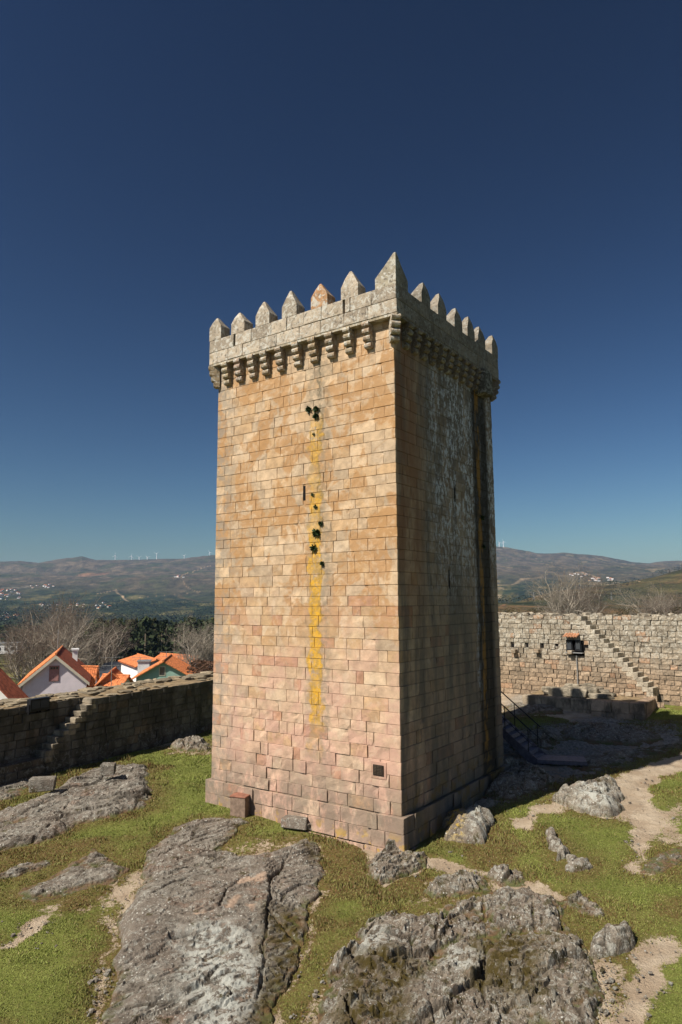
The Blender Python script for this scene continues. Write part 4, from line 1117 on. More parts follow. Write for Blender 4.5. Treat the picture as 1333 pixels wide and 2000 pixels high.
def rubble(parent, name, x0, x1, y0, y1, z, mat, n, size=(.2, .5), colf=None, hgt=(.08, .25)):
    for i in range(n):
        s_ = R_.uniform(*size); sy = s_ * R_.uniform(.5, 1); h = R_.uniform(*hgt)
        me = BLOB[R_.randrange(len(BLOB))]
        key = (mat.name, me.name)
        if key not in BLOBM:
            b2 = me.copy(); b2.materials.clear(); b2.materials.append(mat); BLOBM[key] = b2
        ob = link(name, BLOBM[key], parent, (R_.uniform(x0, x1), R_.uniform(y0, y1), (z(0) if callable(z) else z) + h * .3), R_.uniform(0, 3.1), (s_, sy, h * 1.2), colf())
BLOB = []; BLOBM = {}
import bmesh
for k in range(8):
    bm = bmesh.new(); bmesh.ops.create_icosphere(bm, subdivisions=1, radius=.5)
    for v in bm.verts:
        v.co = Vector([max(-.36, min(.36, c)) for c in v.co]) * R_.uniform(1.05, 1.5)
    me = bpy.data.meshes.new('rubble'); bm.to_mesh(me); bm.free(); BLOB.append(me)
rubble(rwall, 'cap_stone', 12, LEN_R, SETB + .1, SETB + 1.3, RTOP - .05, WR_O, 70, (.25, .6), lambda: np.array([.36, .31, .23]) * R_.uniform(.7, 1.2), (.08, .22))
rubble(rwall, 'cap_stone', 12, sA[0] - .3, .2, 1.2, RTOP - .05, WR_O, 18, (.25, .6), lambda: np.array([.36, .31, .23]) * R_.uniform(.7, 1.2), (.08, .2))
# flight of steps down the face
for i in range(NS):
    xa = sA[0] + dxs * i; zt = sA[1] - dzs * i - .02
    c = np.array([.46, .41, .32]) * R_.uniform(.85, 1.12)
    for jz in range(2):
        z1 = zt - jz * dzs * 1.0
        o2 = MB().box(xa + R_.uniform(-.05, 0) - jz * .08, xa + dxs - .006, -.03 - R_.uniform(0, .03), SETB + .05, z1 - dzs + .008, z1, .012).build('step' if jz == 0 else 'step_support', WR_O, rwall, bevel=.015); o2.color = (*[float(q_) for q_ in c], 1)
# masonry ramp beneath the steps
# corbel stones with shade under the row of holes
for a, b in ((1008, 1274), (1053, 1274), (1118, 1277)):
    s_, z_ = rw_local(a, b); o2 = MB().box(s_ - .14, s_ + .14, -.35, .03, z_ - .02, z_ + .2, .02).build('bracket_stone', WR_O, rwall, bevel=.02); o2.color = (.34, .26, .18, 1)
for hc, hw, hh_ in holes:
    MB().box(hc[0] - .105, hc[0] + .105, .05, .0585, hc[1] - .12, hc[1] + .10).build('putlog_hole_shade', OPENING_SHADE, rwall)  # thin dark sheet paints the shade inside each hole
# ---- terracotta canopy, floodlights and pole
TERR = simple('terracotta', (.36, .17, .09), .8, .3, 9)
PLASTIC = simple('black_housing', (.012, .012, .014), .35, .3, 8)
GLASS = NT('lamp_glass', .12, .6); GLASS = GLASS.out((.05, .055, .06))
def wloc(parent_origin, ex, ey, s_, y, z): q = np.array(parent_origin[:2]) + ex * s_ + ey * y; return (float(q[0]), float(q[1]), float(z))
cs, cz = rw_local(1122, 1240)
can = empty('tiled_canopy', wloc(RL0, RWD, RN, cs, -.02, cz), rang, label='small terracotta tile canopy above the black floodlights on the right wall', cat='canopy')
for i in range(5):
    mb = MB(); x = -.42 + i * .17
    prof = [(x + .085 * math.cos(t), .07 * math.sin(t)) for t in np.linspace(0, math.pi, 6)] + [(x - .07, .0), (x + .07, .0)]
    vs = []; 
    for (yy, dz) in ((-.45, -.12), (.0, .06)):
        for (a_, b_) in prof[:6]: vs.append((a_, yy, b_ + dz))
        for (a_, b_) in prof[:6][::-1]: vs.append((x + (a_ - x) * .8, yy, b_ * .75 + dz - .01))
    n_ = 12
    mb.add(vs, [tuple(range(n_)), tuple(range(2 * n_ - 1, n_ - 1, -1))] + [(q_, q_ + n_, (q_ + 1) % n_ + n_, (q_ + 1) % n_) for q_ in range(n_)])
    mb.build('roof_tile', TERR, can)
def floodlight(loc, rz, label, w_=.42, h_=.5):
    t = empty('floodlight', loc, rz, label=label, cat='floodlight', group='floodlights mounted in the castle walls')
    MB().box(-w_ / 2, w_ / 2, -.08, .16, 0, h_).build('housing', PLASTIC, t, bevel=.02)
    MB().box(-w_ / 2 + .06, w_ / 2 - .06, -.095, -.082, .12, h_ - .08).build('lamp_glass', GLASS, t)
    MB().box(-w_ / 2 - .03, -w_ / 2 - .005, -.05, .05, -.06, h_ * .6).box(w_ / 2 + .005, w_ / 2 + .03, -.05, .05, -.06, h_ * .6).box(-w_ / 2 - .03, w_ / 2 + .03, -.05, .05, -.08, -.055).build('bracket', IRON, t)
    return t
for px, lb in ((1115, 'black floodlight in the niche of the right wall, left one under the tile canopy'), (1132, 'black floodlight in the niche of the right wall, right one under the tile canopy')):
    s_, z_ = rw_local(px, 1272); floodlight(wloc(RL0, RWD, RN, s_, -.06, z_), rang, lb, .36, .62)
niche = MB().box(fl0[0] - .02, fl1[0] + .02, .052, .058, fl0[1], fl1[1]).build('niche', OPENING_SHADE, rwall)  # black backing sheet, the niche's shade put in as colour
s_, z_ = rw_local(1125, 1271); x_, y_, _ = wloc(RL0, RWD, RN, s_, -.25, 0)
GREYM = simple('galvanised', (.35, .35, .34), .45, .15, 6, .5)
shelf = MB().box(-.5, .5, -.15, .1, -.02, .02).build('shelf', GREYM, None, wloc(RL0, RWD, RN, s_, -.12, z_ - .1), rang); tag(shelf, 'thin grey metal shelf under the two floodlights on the right wall', 'shelf')
s_, z_ = rw_local(1128, 1276); x_, y_, _ = wloc(RL0, RWD, RN, s_, -.12, 0); zb = g1(x_, y_)
pole = empty('service_pole', (x_, y_, zb), rang, label='thin grey pole standing below the floodlights against the right wall', cat='pole')
MB().tube((0, 0, -.1), (0, 0, z_ - .12 - zb), .028).build('pipe', GREYM, pole); MB().tube((0, 0, 0), (0, 0, .04), .08).build('foot_plate', GREYM, pole)

# ---- left wall: shaded, runs away from the camera; local x away, +y outwards
LTOP = float((at_depth(0, 1385, 26.3)[2] + at_depth(411, 1325, 36.7)[2]) / 2) - .12
LL0 = LW0 - LWD * 7; lang = math.atan2(LWD[1], LWD[0]); LN = np.array([-LWD[1], LWD[0]]); LEN_L = 39.
lwall = empty('castle_wall', (*LL0, 0), lang, label='dark shaded curtain wall with rubble along its top, left of the tower', cat='wall')
def lw_local(px, py):
    r = ray(px, py); A = np.array([[r[0], -LWD[0]], [r[1], -LWD[1]]]); t, s_ = np.linalg.solve(A, LL0); return s_, CAMZ + r[2] * t
# face looks to local -y when outward (LN) is +y
mas = Masonry(lwall, (*LL0, 0), LWD, LN, WL_O, WL_A, 300)
sA = lw_local(88, 1478); sB = lw_local(188, 1358); NS = 9; LSB = .6
dxl = (sB[0] - sA[0]) / NS; dzl = (LTOP - sA[1]) / NS
def lstair_x(z): return sA[0] + max(0., (z - sA[1])) / dzl * dxl
zs = courses(-1.3, LTOP, .27, .36)
for k, (z, z2) in enumerate(zip(zs[:-1], zs[1:])):
    x = R_.uniform(-.3, 0); h = z2 - z
    while x < LEN_L:
        wv = R_.uniform(.3, .8)
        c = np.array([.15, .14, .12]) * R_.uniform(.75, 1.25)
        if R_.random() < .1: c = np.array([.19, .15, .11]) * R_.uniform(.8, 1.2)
        lx0 = lstair_x(z2 - .04)
        if z2 < sA[1]: yb = 0
        elif x < lx0 - .1: yb = LSB; wv = min(wv, max(lx0 - x, .12))
        else: yb = 0
        mas.add('rough', R_.randrange(16), (x, yb - R_.uniform(0, .045), z + .006 + R_.uniform(-.008, .008)), (wv - .018, 1.2, h - .014), 0, c); x += wv
mas.finish()
mb = MB().box(0, LEN_L, LSB + .06, 2.2, -3.5, LTOP - .03).box(0, LEN_L, .06, LSB + .059, -3.5, sA[1] - .05)
for i in range(NS): mb.box(sA[0] + i * dxl + .03, LEN_L, .06, LSB + .059, sA[1] - .049 + i * dzl, sA[1] - .05 + (i + 1) * dzl - (.0 if i < NS - 1 else .0))
mb.build('wall_core', WL_C, lwall)
# worn pale top surface
gx = np.arange(0, LEN_L, .12); gy = np.arange(.06, 2.22, .12); XX, YY = np.meshgrid(gx, gy)
ZZ = LTOP - .02 + .05 * fbm(XX * 1.5, YY * 1.5, 4, 7) + .10 * sstep(.5, 1.3, YY)
ii = np.arange(XX.size).reshape(XX.shape)
q = np.stack([ii[:-1, :-1].ravel(), ii[:-1, 1:].ravel(), ii[1:, 1:].ravel(), ii[1:, :-1].ravel()], 1)
q = q[(XX.ravel()[q].min(1) > sB[0]) | (YY.ravel()[q].min(1) > LSB)]
link('wall_walk', mesh_np('wall_walk', np.stack([XX.ravel(), YY.ravel(), ZZ.ravel()], 1), q, EARTH, True), lwall)
ccl = lambda: np.array([.30, .25, .17]) * R_.uniform(.55, 1.2)
rubble(lwall, 'cap_stone', sB[0] + .5, LEN_L, .15, .7, LTOP, WR_O, 45, (.3, .7), ccl, (.04, .10))
rubble(lwall, 'cap_stone', 5, sB[0], LSB + .1, LSB + .5, LTOP, WR_O, 25, (.3, .6), ccl, (.04, .10))
rubble(lwall, 'cap_stone', 5, LEN_L, 1.1, 2.1, LTOP + .01, WR_O, 250, (.3, .9), ccl, (.10, .26))
# steps rising to the right
for i in range(NS):
    xa = sA[0] + i * dxl; zt = sA[1] + (i + 1) * dzl - (.02 if i < NS - 1 else 0)
    for jz in range(2):
        o2 = MB().box(xa + .006, xa + dxl + R_.uniform(.0, .1), -.03 - R_.uniform(0, .03), LSB + .05, zt - (jz + 1) * dzl + .008, zt - jz * dzl, .014).build('step' if jz == 0 else 'step_support', WL_O, lwall, bevel=.02)
        c = np.array([.36, .31, .23]) * R_.uniform(.8, 1.1); o2.color = (*[float(a) for a in c], 1)
s_, z_ = lw_local(79, 1386)
floodlight(wloc(LL0, LWD, LN, s_, LSB - .25, z_ - .1), lang, 'black floodlight on the rim of the left wall, left of its pair', .5, .5)
s_, z_ = lw_local(96, 1383)
floodlight(wloc(LL0, LWD, LN, s_, LSB - .25, z_ - .1), lang, 'black floodlight on the rim of the left wall, right of its pair', .5, .5)

# ------------------------------------------------------------------ ruined platform on the right
RUIN_O = wall_mat('ruin_stone', 'obj', 'left')
pc = on_ground(1262, 1408); plat = empty('ruined_platform', (pc[0], pc[1], pc[2]), -TA, label='low ruined masonry platform, half in shadow, before the right wall', cat='ruin')
def tier(x0, x1, y0, y1, z0, z1, tops=(.36, .30, .22), rows=2):
    for j in range(rows):
        za = z0 + (z1 - z0) * j / rows; zb_ = z0 + (z1 - z0) * (j + 1) / rows
        x = x0
        while x < x1 - .01:
            wv = min(R_.uniform(.6, 1.1), x1 - x); wv = x1 - x if x1 - x - wv < .25 else wv
            o2 = MB().box(x, x + wv - .015, y0, y0 + .55, za + .004, zb_, .02).build('stone', RUIN_O, plat, bevel=.03); k_ = R_.uniform(.8, 1.12); o2.color = (*[float(a * k_) for a in tops], 1); x += wv
        y = y0 + .56
        while y < y1 - .01:
            wv = min(R_.uniform(.5, .9), y1 - y); wv = y1 - y if y1 - y - wv < .25 else wv
            o2 = MB().box(x1 - .55, x1, y, y + wv - .015, za + .004, zb_, .02).build('stone', RUIN_O, plat, bevel=.03); k_ = R_.uniform(.8, 1.12); o2.color = (*[float(a * k_) for a in tops], 1); y += wv
    o2 = MB().box(x0 + .02, x1 - .56, y0 + .3, y1, z0, z1 - .04).build('infill', EARTH, plat)
tier(-2.6, 0, 0, 4.0, -.3, .80, (.42, .31, .22))
tier(-6.4, -2.62, .5, 4.0, -.3, .72)
for i in range(26):
    x0_ = R_.uniform(-6.1, -2.6); y0_ = R_.uniform(1.0, 3.4); sx_, sy_, sz_ = R_.uniform(.5, 1.1), R_.uniform(.4, .8), R_.uniform(.22, .52) * (1.25 if -5.4 < x0_ < -3.4 else .8)
    o2 = MB().box(0, sx_, 0, sy_, 0, sz_, .07).build('rubble_stone', RUIN_O, plat, (x0_, y0_, .66 + .01 * (i % 5)), R_.uniform(-.25, .25), bevel=.05); k_ = R_.uniform(.7, 1.1); o2.color = (*[float(a * k_) for a in (.33, .29, .22)], 1)
for i in range(14):
    x0_ = R_.uniform(-2.6, -.6); y0_ = R_.uniform(2.0, 3.8)
    o2 = MB().box(0, R_.uniform(.2, .5), 0, R_.uniform(.2, .4), 0, R_.uniform(.08, .2), .04).build('rubble_stone', RUIN_O, plat, (x0_, y0_, .76), R_.uniform(-1, 1), bevel=.03); o2.color = (.40, .33, .24, 1)
# bench like block at the foot of the wall
b0 = on_ground(990, 1346)
bn = empty('stone_bench', (b0[0], b0[1], b0[2]), rang, label='low dark slab bench in the grass at the foot of the right wall', cat='bench')
MB().box(-.45, .45, -.22, .22, .18, .28).build('seat', simple('bench_stone', (.12, .085, .06), .8), bn, bevel=.015)
for sx in (-.33, .33): MB().box(sx - .08, sx + .08, -.18, .18, -.05, .178).build('leg', bpy.data.materials['bench_stone'], bn)

# ------------------------------------------------------------------ metal stair and walkway
STEEL = simple('painted_steel', (.10, .095, .12), .55, .25, 8, .3)
TREAD = simple('tread_plate', (.17, .165, .20), .6, .25, 14, .3)
s0 = on_ground(1046, 1490); zz0 = float(s0[2])
stair = empty('metal_staircase', (s0[0], s0[1], zz0), math.atan2(TL[1], TL[0]), label='grey metal stair with treads climbing behind the shaded tower face', cat='staircase')
NT_ = 14; rise = .19; run = .235
for i in range(NT_):
    o2 = MB().box(i * run - .02, i * run + .26, -1.0, .0, rise * (i + 1) - .03, rise * (i + 1)).build('tread', TREAD, stair)
    MB().box(i * run - .02, i * run - .005, -1.0, 0., rise * (i + 1) - .15, rise * (i + 1) - .032).build('riser', TREAD, stair)
for y in (.012, -1.06):
    mb = MB().prism([(-.12, .0), (.1, -.12), (NT_ * run + .1, NT_ * rise - .12), (NT_ * run + .1, NT_ * rise + .12), (-.12, .14)], 'y', y, y + .045); mb.build('stringer', STEEL, stair)
for y in (.035, -1.035):
    for i in (1, 5, 9, 13): MB().tube((i * run, y, i * rise), (i * run, y, i * rise + 1.05), .02).build('post', IRON, stair)
    MB().tube((.1, y, rise + 1.0), (13 * run, y, 13 * rise + 1.05), .024).build('handrail', IRON, stair)
    MB().tube((.1, y, rise + .5), (13 * run, y, 13 * rise + .55), .012).build('mid_rail', IRON, stair)
MB().box(NT_ * run + .102, NT_ * run + 1.6, -1.05, .05, NT_ * rise - .05, NT_ * rise).build('landing', TREAD, stair)
for (x, y) in ((NT_ * run + .3, -1.), (NT_ * run + .3, 0), (NT_ * run + 1.5, -1.), (NT_ * run + 1.5, 0)): MB().tube((x, y, -1), (x, y, NT_ * rise - .052), .03).build('support_leg', STEEL, stair)
w0 = on_ground(1050, 1492); w1 = on_ground(1148, 1500)
dw = np.array(w1[:2]) - np.array(w0[:2]); wl = np.linalg.norm(dw); wa_ = math.atan2(dw[1], dw[0])
wk = empty('metal_walkway', (w0[0], w0[1], float(w0[2]) + .12), wa_, label='flat grey metal walkway leading from the foot of the stair', cat='walkway')
for i in range(3): MB().box(i * wl / 3 + .005, (i + 1) * wl / 3 - .005, 0, .95, 0, .035).build('deck_plate', TREAD, wk)
MB().box(0, wl, -.03, -.002, -.10, .04).box(0, wl, .952, .98, -.10, .04).build('edge_beam', STEEL, wk)
for x in (.2, wl - .2): MB().box(x - .03, x + .03, .05, .9, -.35, -.002).build('bearer', STEEL, wk)

# ------------------------------------------------------------------ small stone things near the tower
def stone_block(px, py, dims, rz, label, col, nm='cut_stone', dz=0., j=.03, cat='stone block', base=None):
    b_ = on_ground(px, py) if base is None else base
    o2 = MB().box(-dims[0] / 2, dims[0] / 2, -dims[1] / 2, dims[1] / 2, 0, dims[2], j).build(nm, ROCK1, None, (b_[0], b_[1], float(b_[2]) + dz), rz, bevel=.03)
    return tag(o2, label, cat)
stone_block(82, 1566, (.85, .45, .42), .25, 'longer cut grey block lying on the layered ledge at the left', None, dz=.38)
stone_block(210, 1534, (.55, .42, .36), .1, 'smaller cut grey block on the far end of the layered ledge', None, dz=.42)
stone_block(577, 1617, (.85, .5, .36), -.35, 'weathered slab with a hollow under it in front of the sunlit tower face', None, dz=-.02, j=.09)
stone_block(606, 1620, (.26, .26, .26), .4, 'small grey stone leaning against the hollow slab', None, dz=-.03, j=.06)
BRN = simple('brown_box_stone', (.20, .14, .10), .85, .25, 9)
b0 = on_ground(470, 1592)
bx = empty('stone_cabinet', (b0[0], b0[1] , float(b0[2]) - .1), TA * -1 + 1.18, label='upright brown box standing at the foot of the sunlit tower face', cat='cabinet')
bx.rotation_euler = (0, 0, -.35)
MB().box(-.27, .27, -.2, .2, 0, .68).build('body', BRN, bx, bevel=.012); MB().box(-.29, .29, -.22, .22, .683, .73).build('lid', simple('red_lid', (.25, .11, .07), .8), bx, bevel=.01)
# loose stones
for i in range(1100):
    px, py = [(R_.uniform(715, 1000), R_.uniform(1655, 1720)), (R_.uniform(560, 700), R_.uniform(1860, 1990)), (R_.uniform(1110, 1200), R_.uniform(1850, 1990)), (R_.uniform(170, 240), R_.uniform(1880, 1995)), (R_.uniform(950, 1180), R_.uniform(1500, 1600)), (R_.uniform(1215, 1300), R_.uniform(1520, 1720)), (R_.uniform(1130, 1320), R_.uniform(1830, 1995)), (R_.uniform(0, 110), R_.uniform(1800, 1855)), (R_.uniform(1000, 1330), R_.uniform(1480, 1600)), (R_.uniform(200, 290), R_.uniform(1700, 1850))][i % 10]
    p_ = on_ground(px, py); s_ = R_.uniform(.018, .05) * (2.4 if R_.random() < .12 else 1)
    me = BLOB[i % 8]; key = ('g', i % 8)
    if key not in BLOBM: b2 = me.copy(); b2.materials.clear(); b2.materials.append(ROCK2 if i % 2 else ROCK3); BLOBM[key] = b2
    if i == 0: PV = []; PF = []; po = 0
    ix_ = int(np.clip(np.searchsorted(xs, p_[0]), 0, nx - 1)); iy_ = int(np.clip(np.searchsorted(ys, p_[1]), 0, ny - 1))
    if bare[iy_, ix_] < .3 and R_.random() < .8: continue
    vv = np.array([v.co[:] for v in me.vertices]) * (s_, s_ * R_.uniform(.6, 1), s_ * R_.uniform(.4, .8)); t_ = R_.uniform(0, 6)
    vv = np.stack([vv[:, 0] * math.cos(t_) - vv[:, 1] * math.sin(t_), vv[:, 0] * math.sin(t_) + vv[:, 1] * math.cos(t_), vv[:, 2]], 1) + np.array([p_[0], p_[1], float(p_[2]) + .01])
    PV.append(vv); PF.append(np.array([p.vertices[:] for p in me.polygons]) + po); po += len(vv)
tag(link('gravel', mesh_np('gravel', np.concatenate(PV), np.concatenate(PF), ROCK3)), 'loose small stones scattered round the outcrops', 'gravel', kind='stuff')

# ------------------------------------------------------------------ grass
N = 520000
d_ = np.sqrt(RNG.uniform(11.0 ** 2, 40. ** 2, N) * 0 + (11.0 * (40. / 11.) ** RNG.uniform(0, 1, N)) ** 2)
sl_ = RNG.uniform(-.56, .56, N); gxp = sl_ * d_; gyp = d_
bb, dd = masks(gxp, gyp)
ins = np.zeros(N, bool)
for P in ROCK_W:
    ins |= poly_sd(P, gxp, gyp) > .03
keep = (RNG.uniform(0, 1, N) > bb * 1.25 - .05) & ~ins & (inside_walls(gxp, gyp) <= 0)
loc_t = np.stack([(gxp - TC[0]) * -TL[0] + (gyp - TC[1]) * -TL[1], (gxp - TC[0]) * TR[0] + (gyp - TC[1]) * TR[1]], 1)
keep &= ~((loc_t[:, 0] < .25) & (loc_t[:, 0] > -W1 - .25) & (loc_t[:, 1] > -.2) & (loc_t[:, 1] < W2 + .3))
ll = (gxp - LW0[0]) * LN[0] + (gyp - LW0[1]) * LN[1]; rl_ = (gxp - RW0[0]) * RN[0] + (gyp - RW0[1]) * RN[1]
keep &= (ll < -.05) & (rl_ < -.05)
gxp, gyp, bb, dd = gxp[keep], gyp[keep], bb[keep], dd[keep]
gzp = zground(gxp, gyp); n = len(gxp)
hgt_ = RNG.uniform(.008, .026, n) * (1 + 1.3 * dd * (vnoise(gxp * 3, gyp * 3, 4) > .55)) * (1 + .8 * (vnoise(gxp * 1.5, gyp * 1.5, 3) > .6)) * np.clip(gyp / 18, .8, 1.6)
wid = RNG.uniform(.006, .014, n) * np.clip(gyp / 14, 1, 2.4); th_ = RNG.uniform(0, math.pi * 2, n); lx = RNG.normal(0, .025, n); ly = RNG.normal(0, .025, n)
dx, dy = np.cos(th_) * wid, np.sin(th_) * wid
V = np.empty((n, 3, 3), np.float32)
V[:, 0] = np.stack([gxp - dx, gyp - dy, gzp - .005], 1); V[:, 1] = np.stack([gxp + dx, gyp + dy, gzp - .005], 1); V[:, 2] = np.stack([gxp + lx, gyp + ly, gzp + hgt_], 1)
gr = np.array([.168, .190, .044]); gd = np.array([.27, .215, .10]); gb = np.array([.14, .075, .03])
rnd = RNG.uniform(0, 1, n); pat = np.clip(.5 + fbm(gxp * .8, gyp * .8, 4, 55), 0, 1)
cc = gr * (.85 + .3 * rnd[:, None]) * (1 + .5 * (pat[:, None] - .5)); cc = cc * (1 - .6 * dd[:, None]) + np.array([.17, .14, .05]) * .6 * dd[:, None]
mk = (rnd < .02 + .10 * dd + .03 * pat)[:, None]; cc = np.where(mk, gd * (.6 + .6 * RNG.uniform(0, 1, (n, 1))), cc)
mk = (RNG.uniform(0, 1, n) < dd * .22)[:, None]; cc = np.where(mk, gb, cc)
m = NT('grass_blades', .7, .2); GRM = m.out(m.attr('tint'))
tag(link('grass', mesh_np('grass', V.reshape(-1, 3), np.arange(n * 3).reshape(-1, 3), GRM, False, {'tint': np.repeat(cc, 3, 0)})), 'short green and dry grass covering the castle yard', 'grass', kind='stuff')

# ------------------------------------------------------------------ plants on the tower
LEAF = NT('leaf_green', .6, .3); LEAF = LEAF.out((.035, .06, .018))
def plant(px, py, size, face, label, n=60, hang=.3):
    if face == 0: u, z = left_face(px, py); org = np.array(tw(u, -.02, z)); out = -TR
    else: v, z = right_face(px, py); org = np.array(tw(-.02, v, z)); out = -TL
    side = np.array([-out[1], out[0]])
    V = []; Fc = []
    for i in range(n):
        a = R_.uniform(-1, 1); b = R_.uniform(0, .8); c = R_.gauss(-hang * .3, .5)
        L = size * R_.uniform(.35, 1) * .8
        tip = np.array([side[0] * a + out[0] * b, side[1] * a + out[1] * b, c]); tip = tip / (np.linalg.norm(tip) + .3) * L
        base = tip * R_.uniform(.1, .5); wv = np.cross(tip, [R_.gauss(0, 1), R_.gauss(0, 1), R_.gauss(0, 1)]); wv = wv / (np.linalg.norm(wv) + 1e-6) * size * .13
        k = len(V); V += [base, (base + tip) / 2 + wv, tip, (base + tip) / 2 - wv]; Fc.append((k, k + 1, k + 2, k + 3))
    t = empty('wall_plant', org, 0, label=label, cat='plant', group='green plants rooted in the tower joints')
    link('leaf', mesh_np('leaf', V, np.array(Fc), LEAF), t)['kind'] = 'stuff'
    MB().tube((0, 0, 0), tuple(out * size * .15) + (-size * .1,), size * .05).build('stem', LEAF, t)
for px, py, s_, lb in ((605,800,.28,'dark green tuft highest on the sunlit tower face, left of a pair'), (619,799,.26,'dark green tuft highest on the sunlit tower face, right of a pair'),
        (619,813,.26,'dark green tuft hanging just under the highest pair on the sunlit tower face'), (614,848,.12,'tiny green sprig at the top of the orange streak'),
        (612,966,.14,'small sprig beside the slit window of the sunlit face'), (618,990,.18,'small green tuft below the slit window, on the orange streak'),
        (628,1022,.2,'light feathery plant above the largest tuft on the streak'), (620,1040,.32,'largest dark green clump halfway up the sunlit tower face'),
        (614,1071,.26,'flat green tuft just below the largest clump on the streak'), (631,1101,.2,'thin plant hanging right of the orange streak, lowest of the tufts')):
    plant(px, py, s_, 0, lb, 40 if s_ < .2 else 90)
for px, py, s_, lb in ((935,745,.5,'dark growth under the projecting box high on the shaded face'), (940,1010,.25,'small dark plant in the gutter stripe of the shaded face, upper one'), (943,1066,.25,'small dark plant in the gutter stripe of the shaded face, lower one')):
    plant(px, py, s_, 1, lb, 60, 1.2)

# ------------------------------------------------------------------ bare trees
BARK = simple('pale_bark', (.40, .35, .28), .9, .35, 3); TWIG = simple('brown_twigs', (.18, .14, .11), .9, .3, 3); TWIGP = simple('pale_twigs', (.27, .235, .185), .9, .3, 3)
def segs_mesh(name, segs, mat):
    A = np.array([s[0] for s in segs]); B = np.array([s[1] for s in segs]); ra = np.array([s[2] for s in segs]); rb = np.array([s[3] for s in segs])
    D = B - A; D /= np.linalg.norm(D, axis=1)[:, None] + 1e-9; ra = ra * (1.4 if mat is BARK else 1); rb = rb * (1.4 if mat is BARK else 1)
    ref = np.where(np.abs(D[:, 2:3]) > .9, np.array([[1., 0, 0]]), np.array([[0, 0, 1.]]))
    U = np.cross(D, ref); U /= np.linalg.norm(U, axis=1)[:, None] + 1e-9; W = np.cross(D, U)
    k = 3 if len(segs) > 300 else 7
    ring = []
    for P, r in ((A, ra), (B, rb)):
        for i in range(k):
            t = 2 * math.pi * i / k; ring.append(P + (U * math.cos(t) + W * math.sin(t)) * r[:, None])
    V = np.stack(ring, 1).reshape(-1, 3); n = len(segs); o = np.arange(n)[:, None] * (2 * k)
    q = np.concatenate([o + np.array([[i, (i + 1) % k, (i + 1) % k + k, i + k]]) for i in range(k)])
    return mesh_np(name, V, q, mat, True)
def bare_tree(seed, H=10., spread=.5, limbs=7, up=.55, twm=None):
    r = np.random.default_rng(seed); big = []; tw_ = []
    def grow(p, d, L, rad, lvl):
        n = 5 if lvl < 3 else 3; sl = L / n; pts = [p]
        for i in range(n):
            d = d + r.normal(0, .13 + .05 * lvl, 3); d[2] += up * .16; d /= np.linalg.norm(d)
            q_ = p + d * sl; r0 = rad * (1 - i / n * .6); r1 = rad * (1 - (i + 1) / n * .6)
            (big if lvl < 2 else tw_).append((p, q_, r0, r1)); p = q_; pts.append(p)
            if lvl < 3 and i >= (1 if lvl else 0):
                for _ in range(2 if r.random() < .8 else 1):
                    a = r.normal(0, 1, 3); a -= a @ d * d; a /= np.linalg.norm(a); nd = d * .75 + a * (.55 + .2 * r.random()) * (1 + spread * .3); nd /= np.linalg.norm(nd)
                    grow(p, nd, L * r.uniform(.42, .62), max(rad * .5 * (1 - i / n * .4), .011), lvl + 1)
    big.append((np.array([0, 0, -.5]), np.array([0, 0, H * .12]), H * .028, H * .022))
    for k in range(limbs):
        a = 2 * math.pi * (k + r.uniform(-.3, .3)) / limbs; s_ = spread * r.uniform(.35, 1.1)
        d = np.array([math.cos(a) * s_, math.sin(a) * s_, 1.]); d /= np.linalg.norm(d)
        grow(np.array([0, 0, H * .11]), d, H * r.uniform(.55, .8), H * .013, 0)
    return segs_mesh('trunk', big, BARK), segs_mesh('crown', tw_, twm or TWIG)
TREES = [bare_tree(1, 10, .7, 7), bare_tree(2, 10, .55, 6), bare_tree(3, 10, .8, 7, .7), bare_tree(4, 10, .5, 6, .6, TWIGP)]
def place_tree(px, pyb, pyt, d, k, label, group, rz=0.):
    b_ = at_depth(px, pyb, d); t_ = at_depth(px, pyt, d); H = t_[2] - b_[2]
    x, y = b_[0], b_[1]
    t = empty('bare_tree', b_, rz, label=label, cat='tree', group=group); sc = H / 11.0
    for nm, me in zip(('trunk', 'crown'), TREES[k]): link(nm, me, t, None, None, (sc, sc, sc))
gl = 'leafless trees beyond the left wall'; grr = 'leafless trees beyond the right wall'
for (px, pyb, pyt, d, k, rz, lb) in ((72,1345,1208,95,0,.3,'spreading leafless tree left of the pink house gable'), (110,1345,1184,100,2,1.2,'tallest leafless tree rising behind the pink house'), (150,1345,1202,104,1,2.2,'leafless tree behind the chimney of the pink house'),
        (40,1345,1235,90,2,5.0,'leafless tree at the far left before the terraced field'), (125,1350,1215,88,3,.9,'pale barked leafless tree directly over the gable ridge'), (200,1345,1222,112,1,5.2,'slender brown leafless tree before the forest'),
        (378,1335,1224,78,3,.2,'pale leafless tree beside the orange roofs next to the tower'), (404,1335,1240,80,3,2.0,'pale leafless tree half hidden by the left edge of the tower')):
    place_tree(px, pyb, pyt, d, k, lb, gl, rz)
for (px, pyb, pyt, d, k, rz, lb) in ((1100,1262,1128,75,3,.5,'pale leafless tree behind the right wall, left one of the close pair'), (1124,1262,1136,78,2,1.9,'brown leafless tree behind the right wall, right one of the close pair'), (1150,1262,1160,80,0,.1,'low leafless tree behind the top of the wall steps'),
        (1270,1262,1160,85,3,3.0,'leafless tree above the right part of the right wall'), (1318,1262,1158,88,0,4.4,'leafless tree at the right edge behind the wall'), (1060,1262,1190,80,1,2.6,'low leafless bush poking over the wall left of the close pair'), (1300,1262,1172,84,1,1.,'leafless tree crown between the two right hand trees over the wall')):
    place_tree(px, pyb, pyt, d, k, lb, grr, rz)

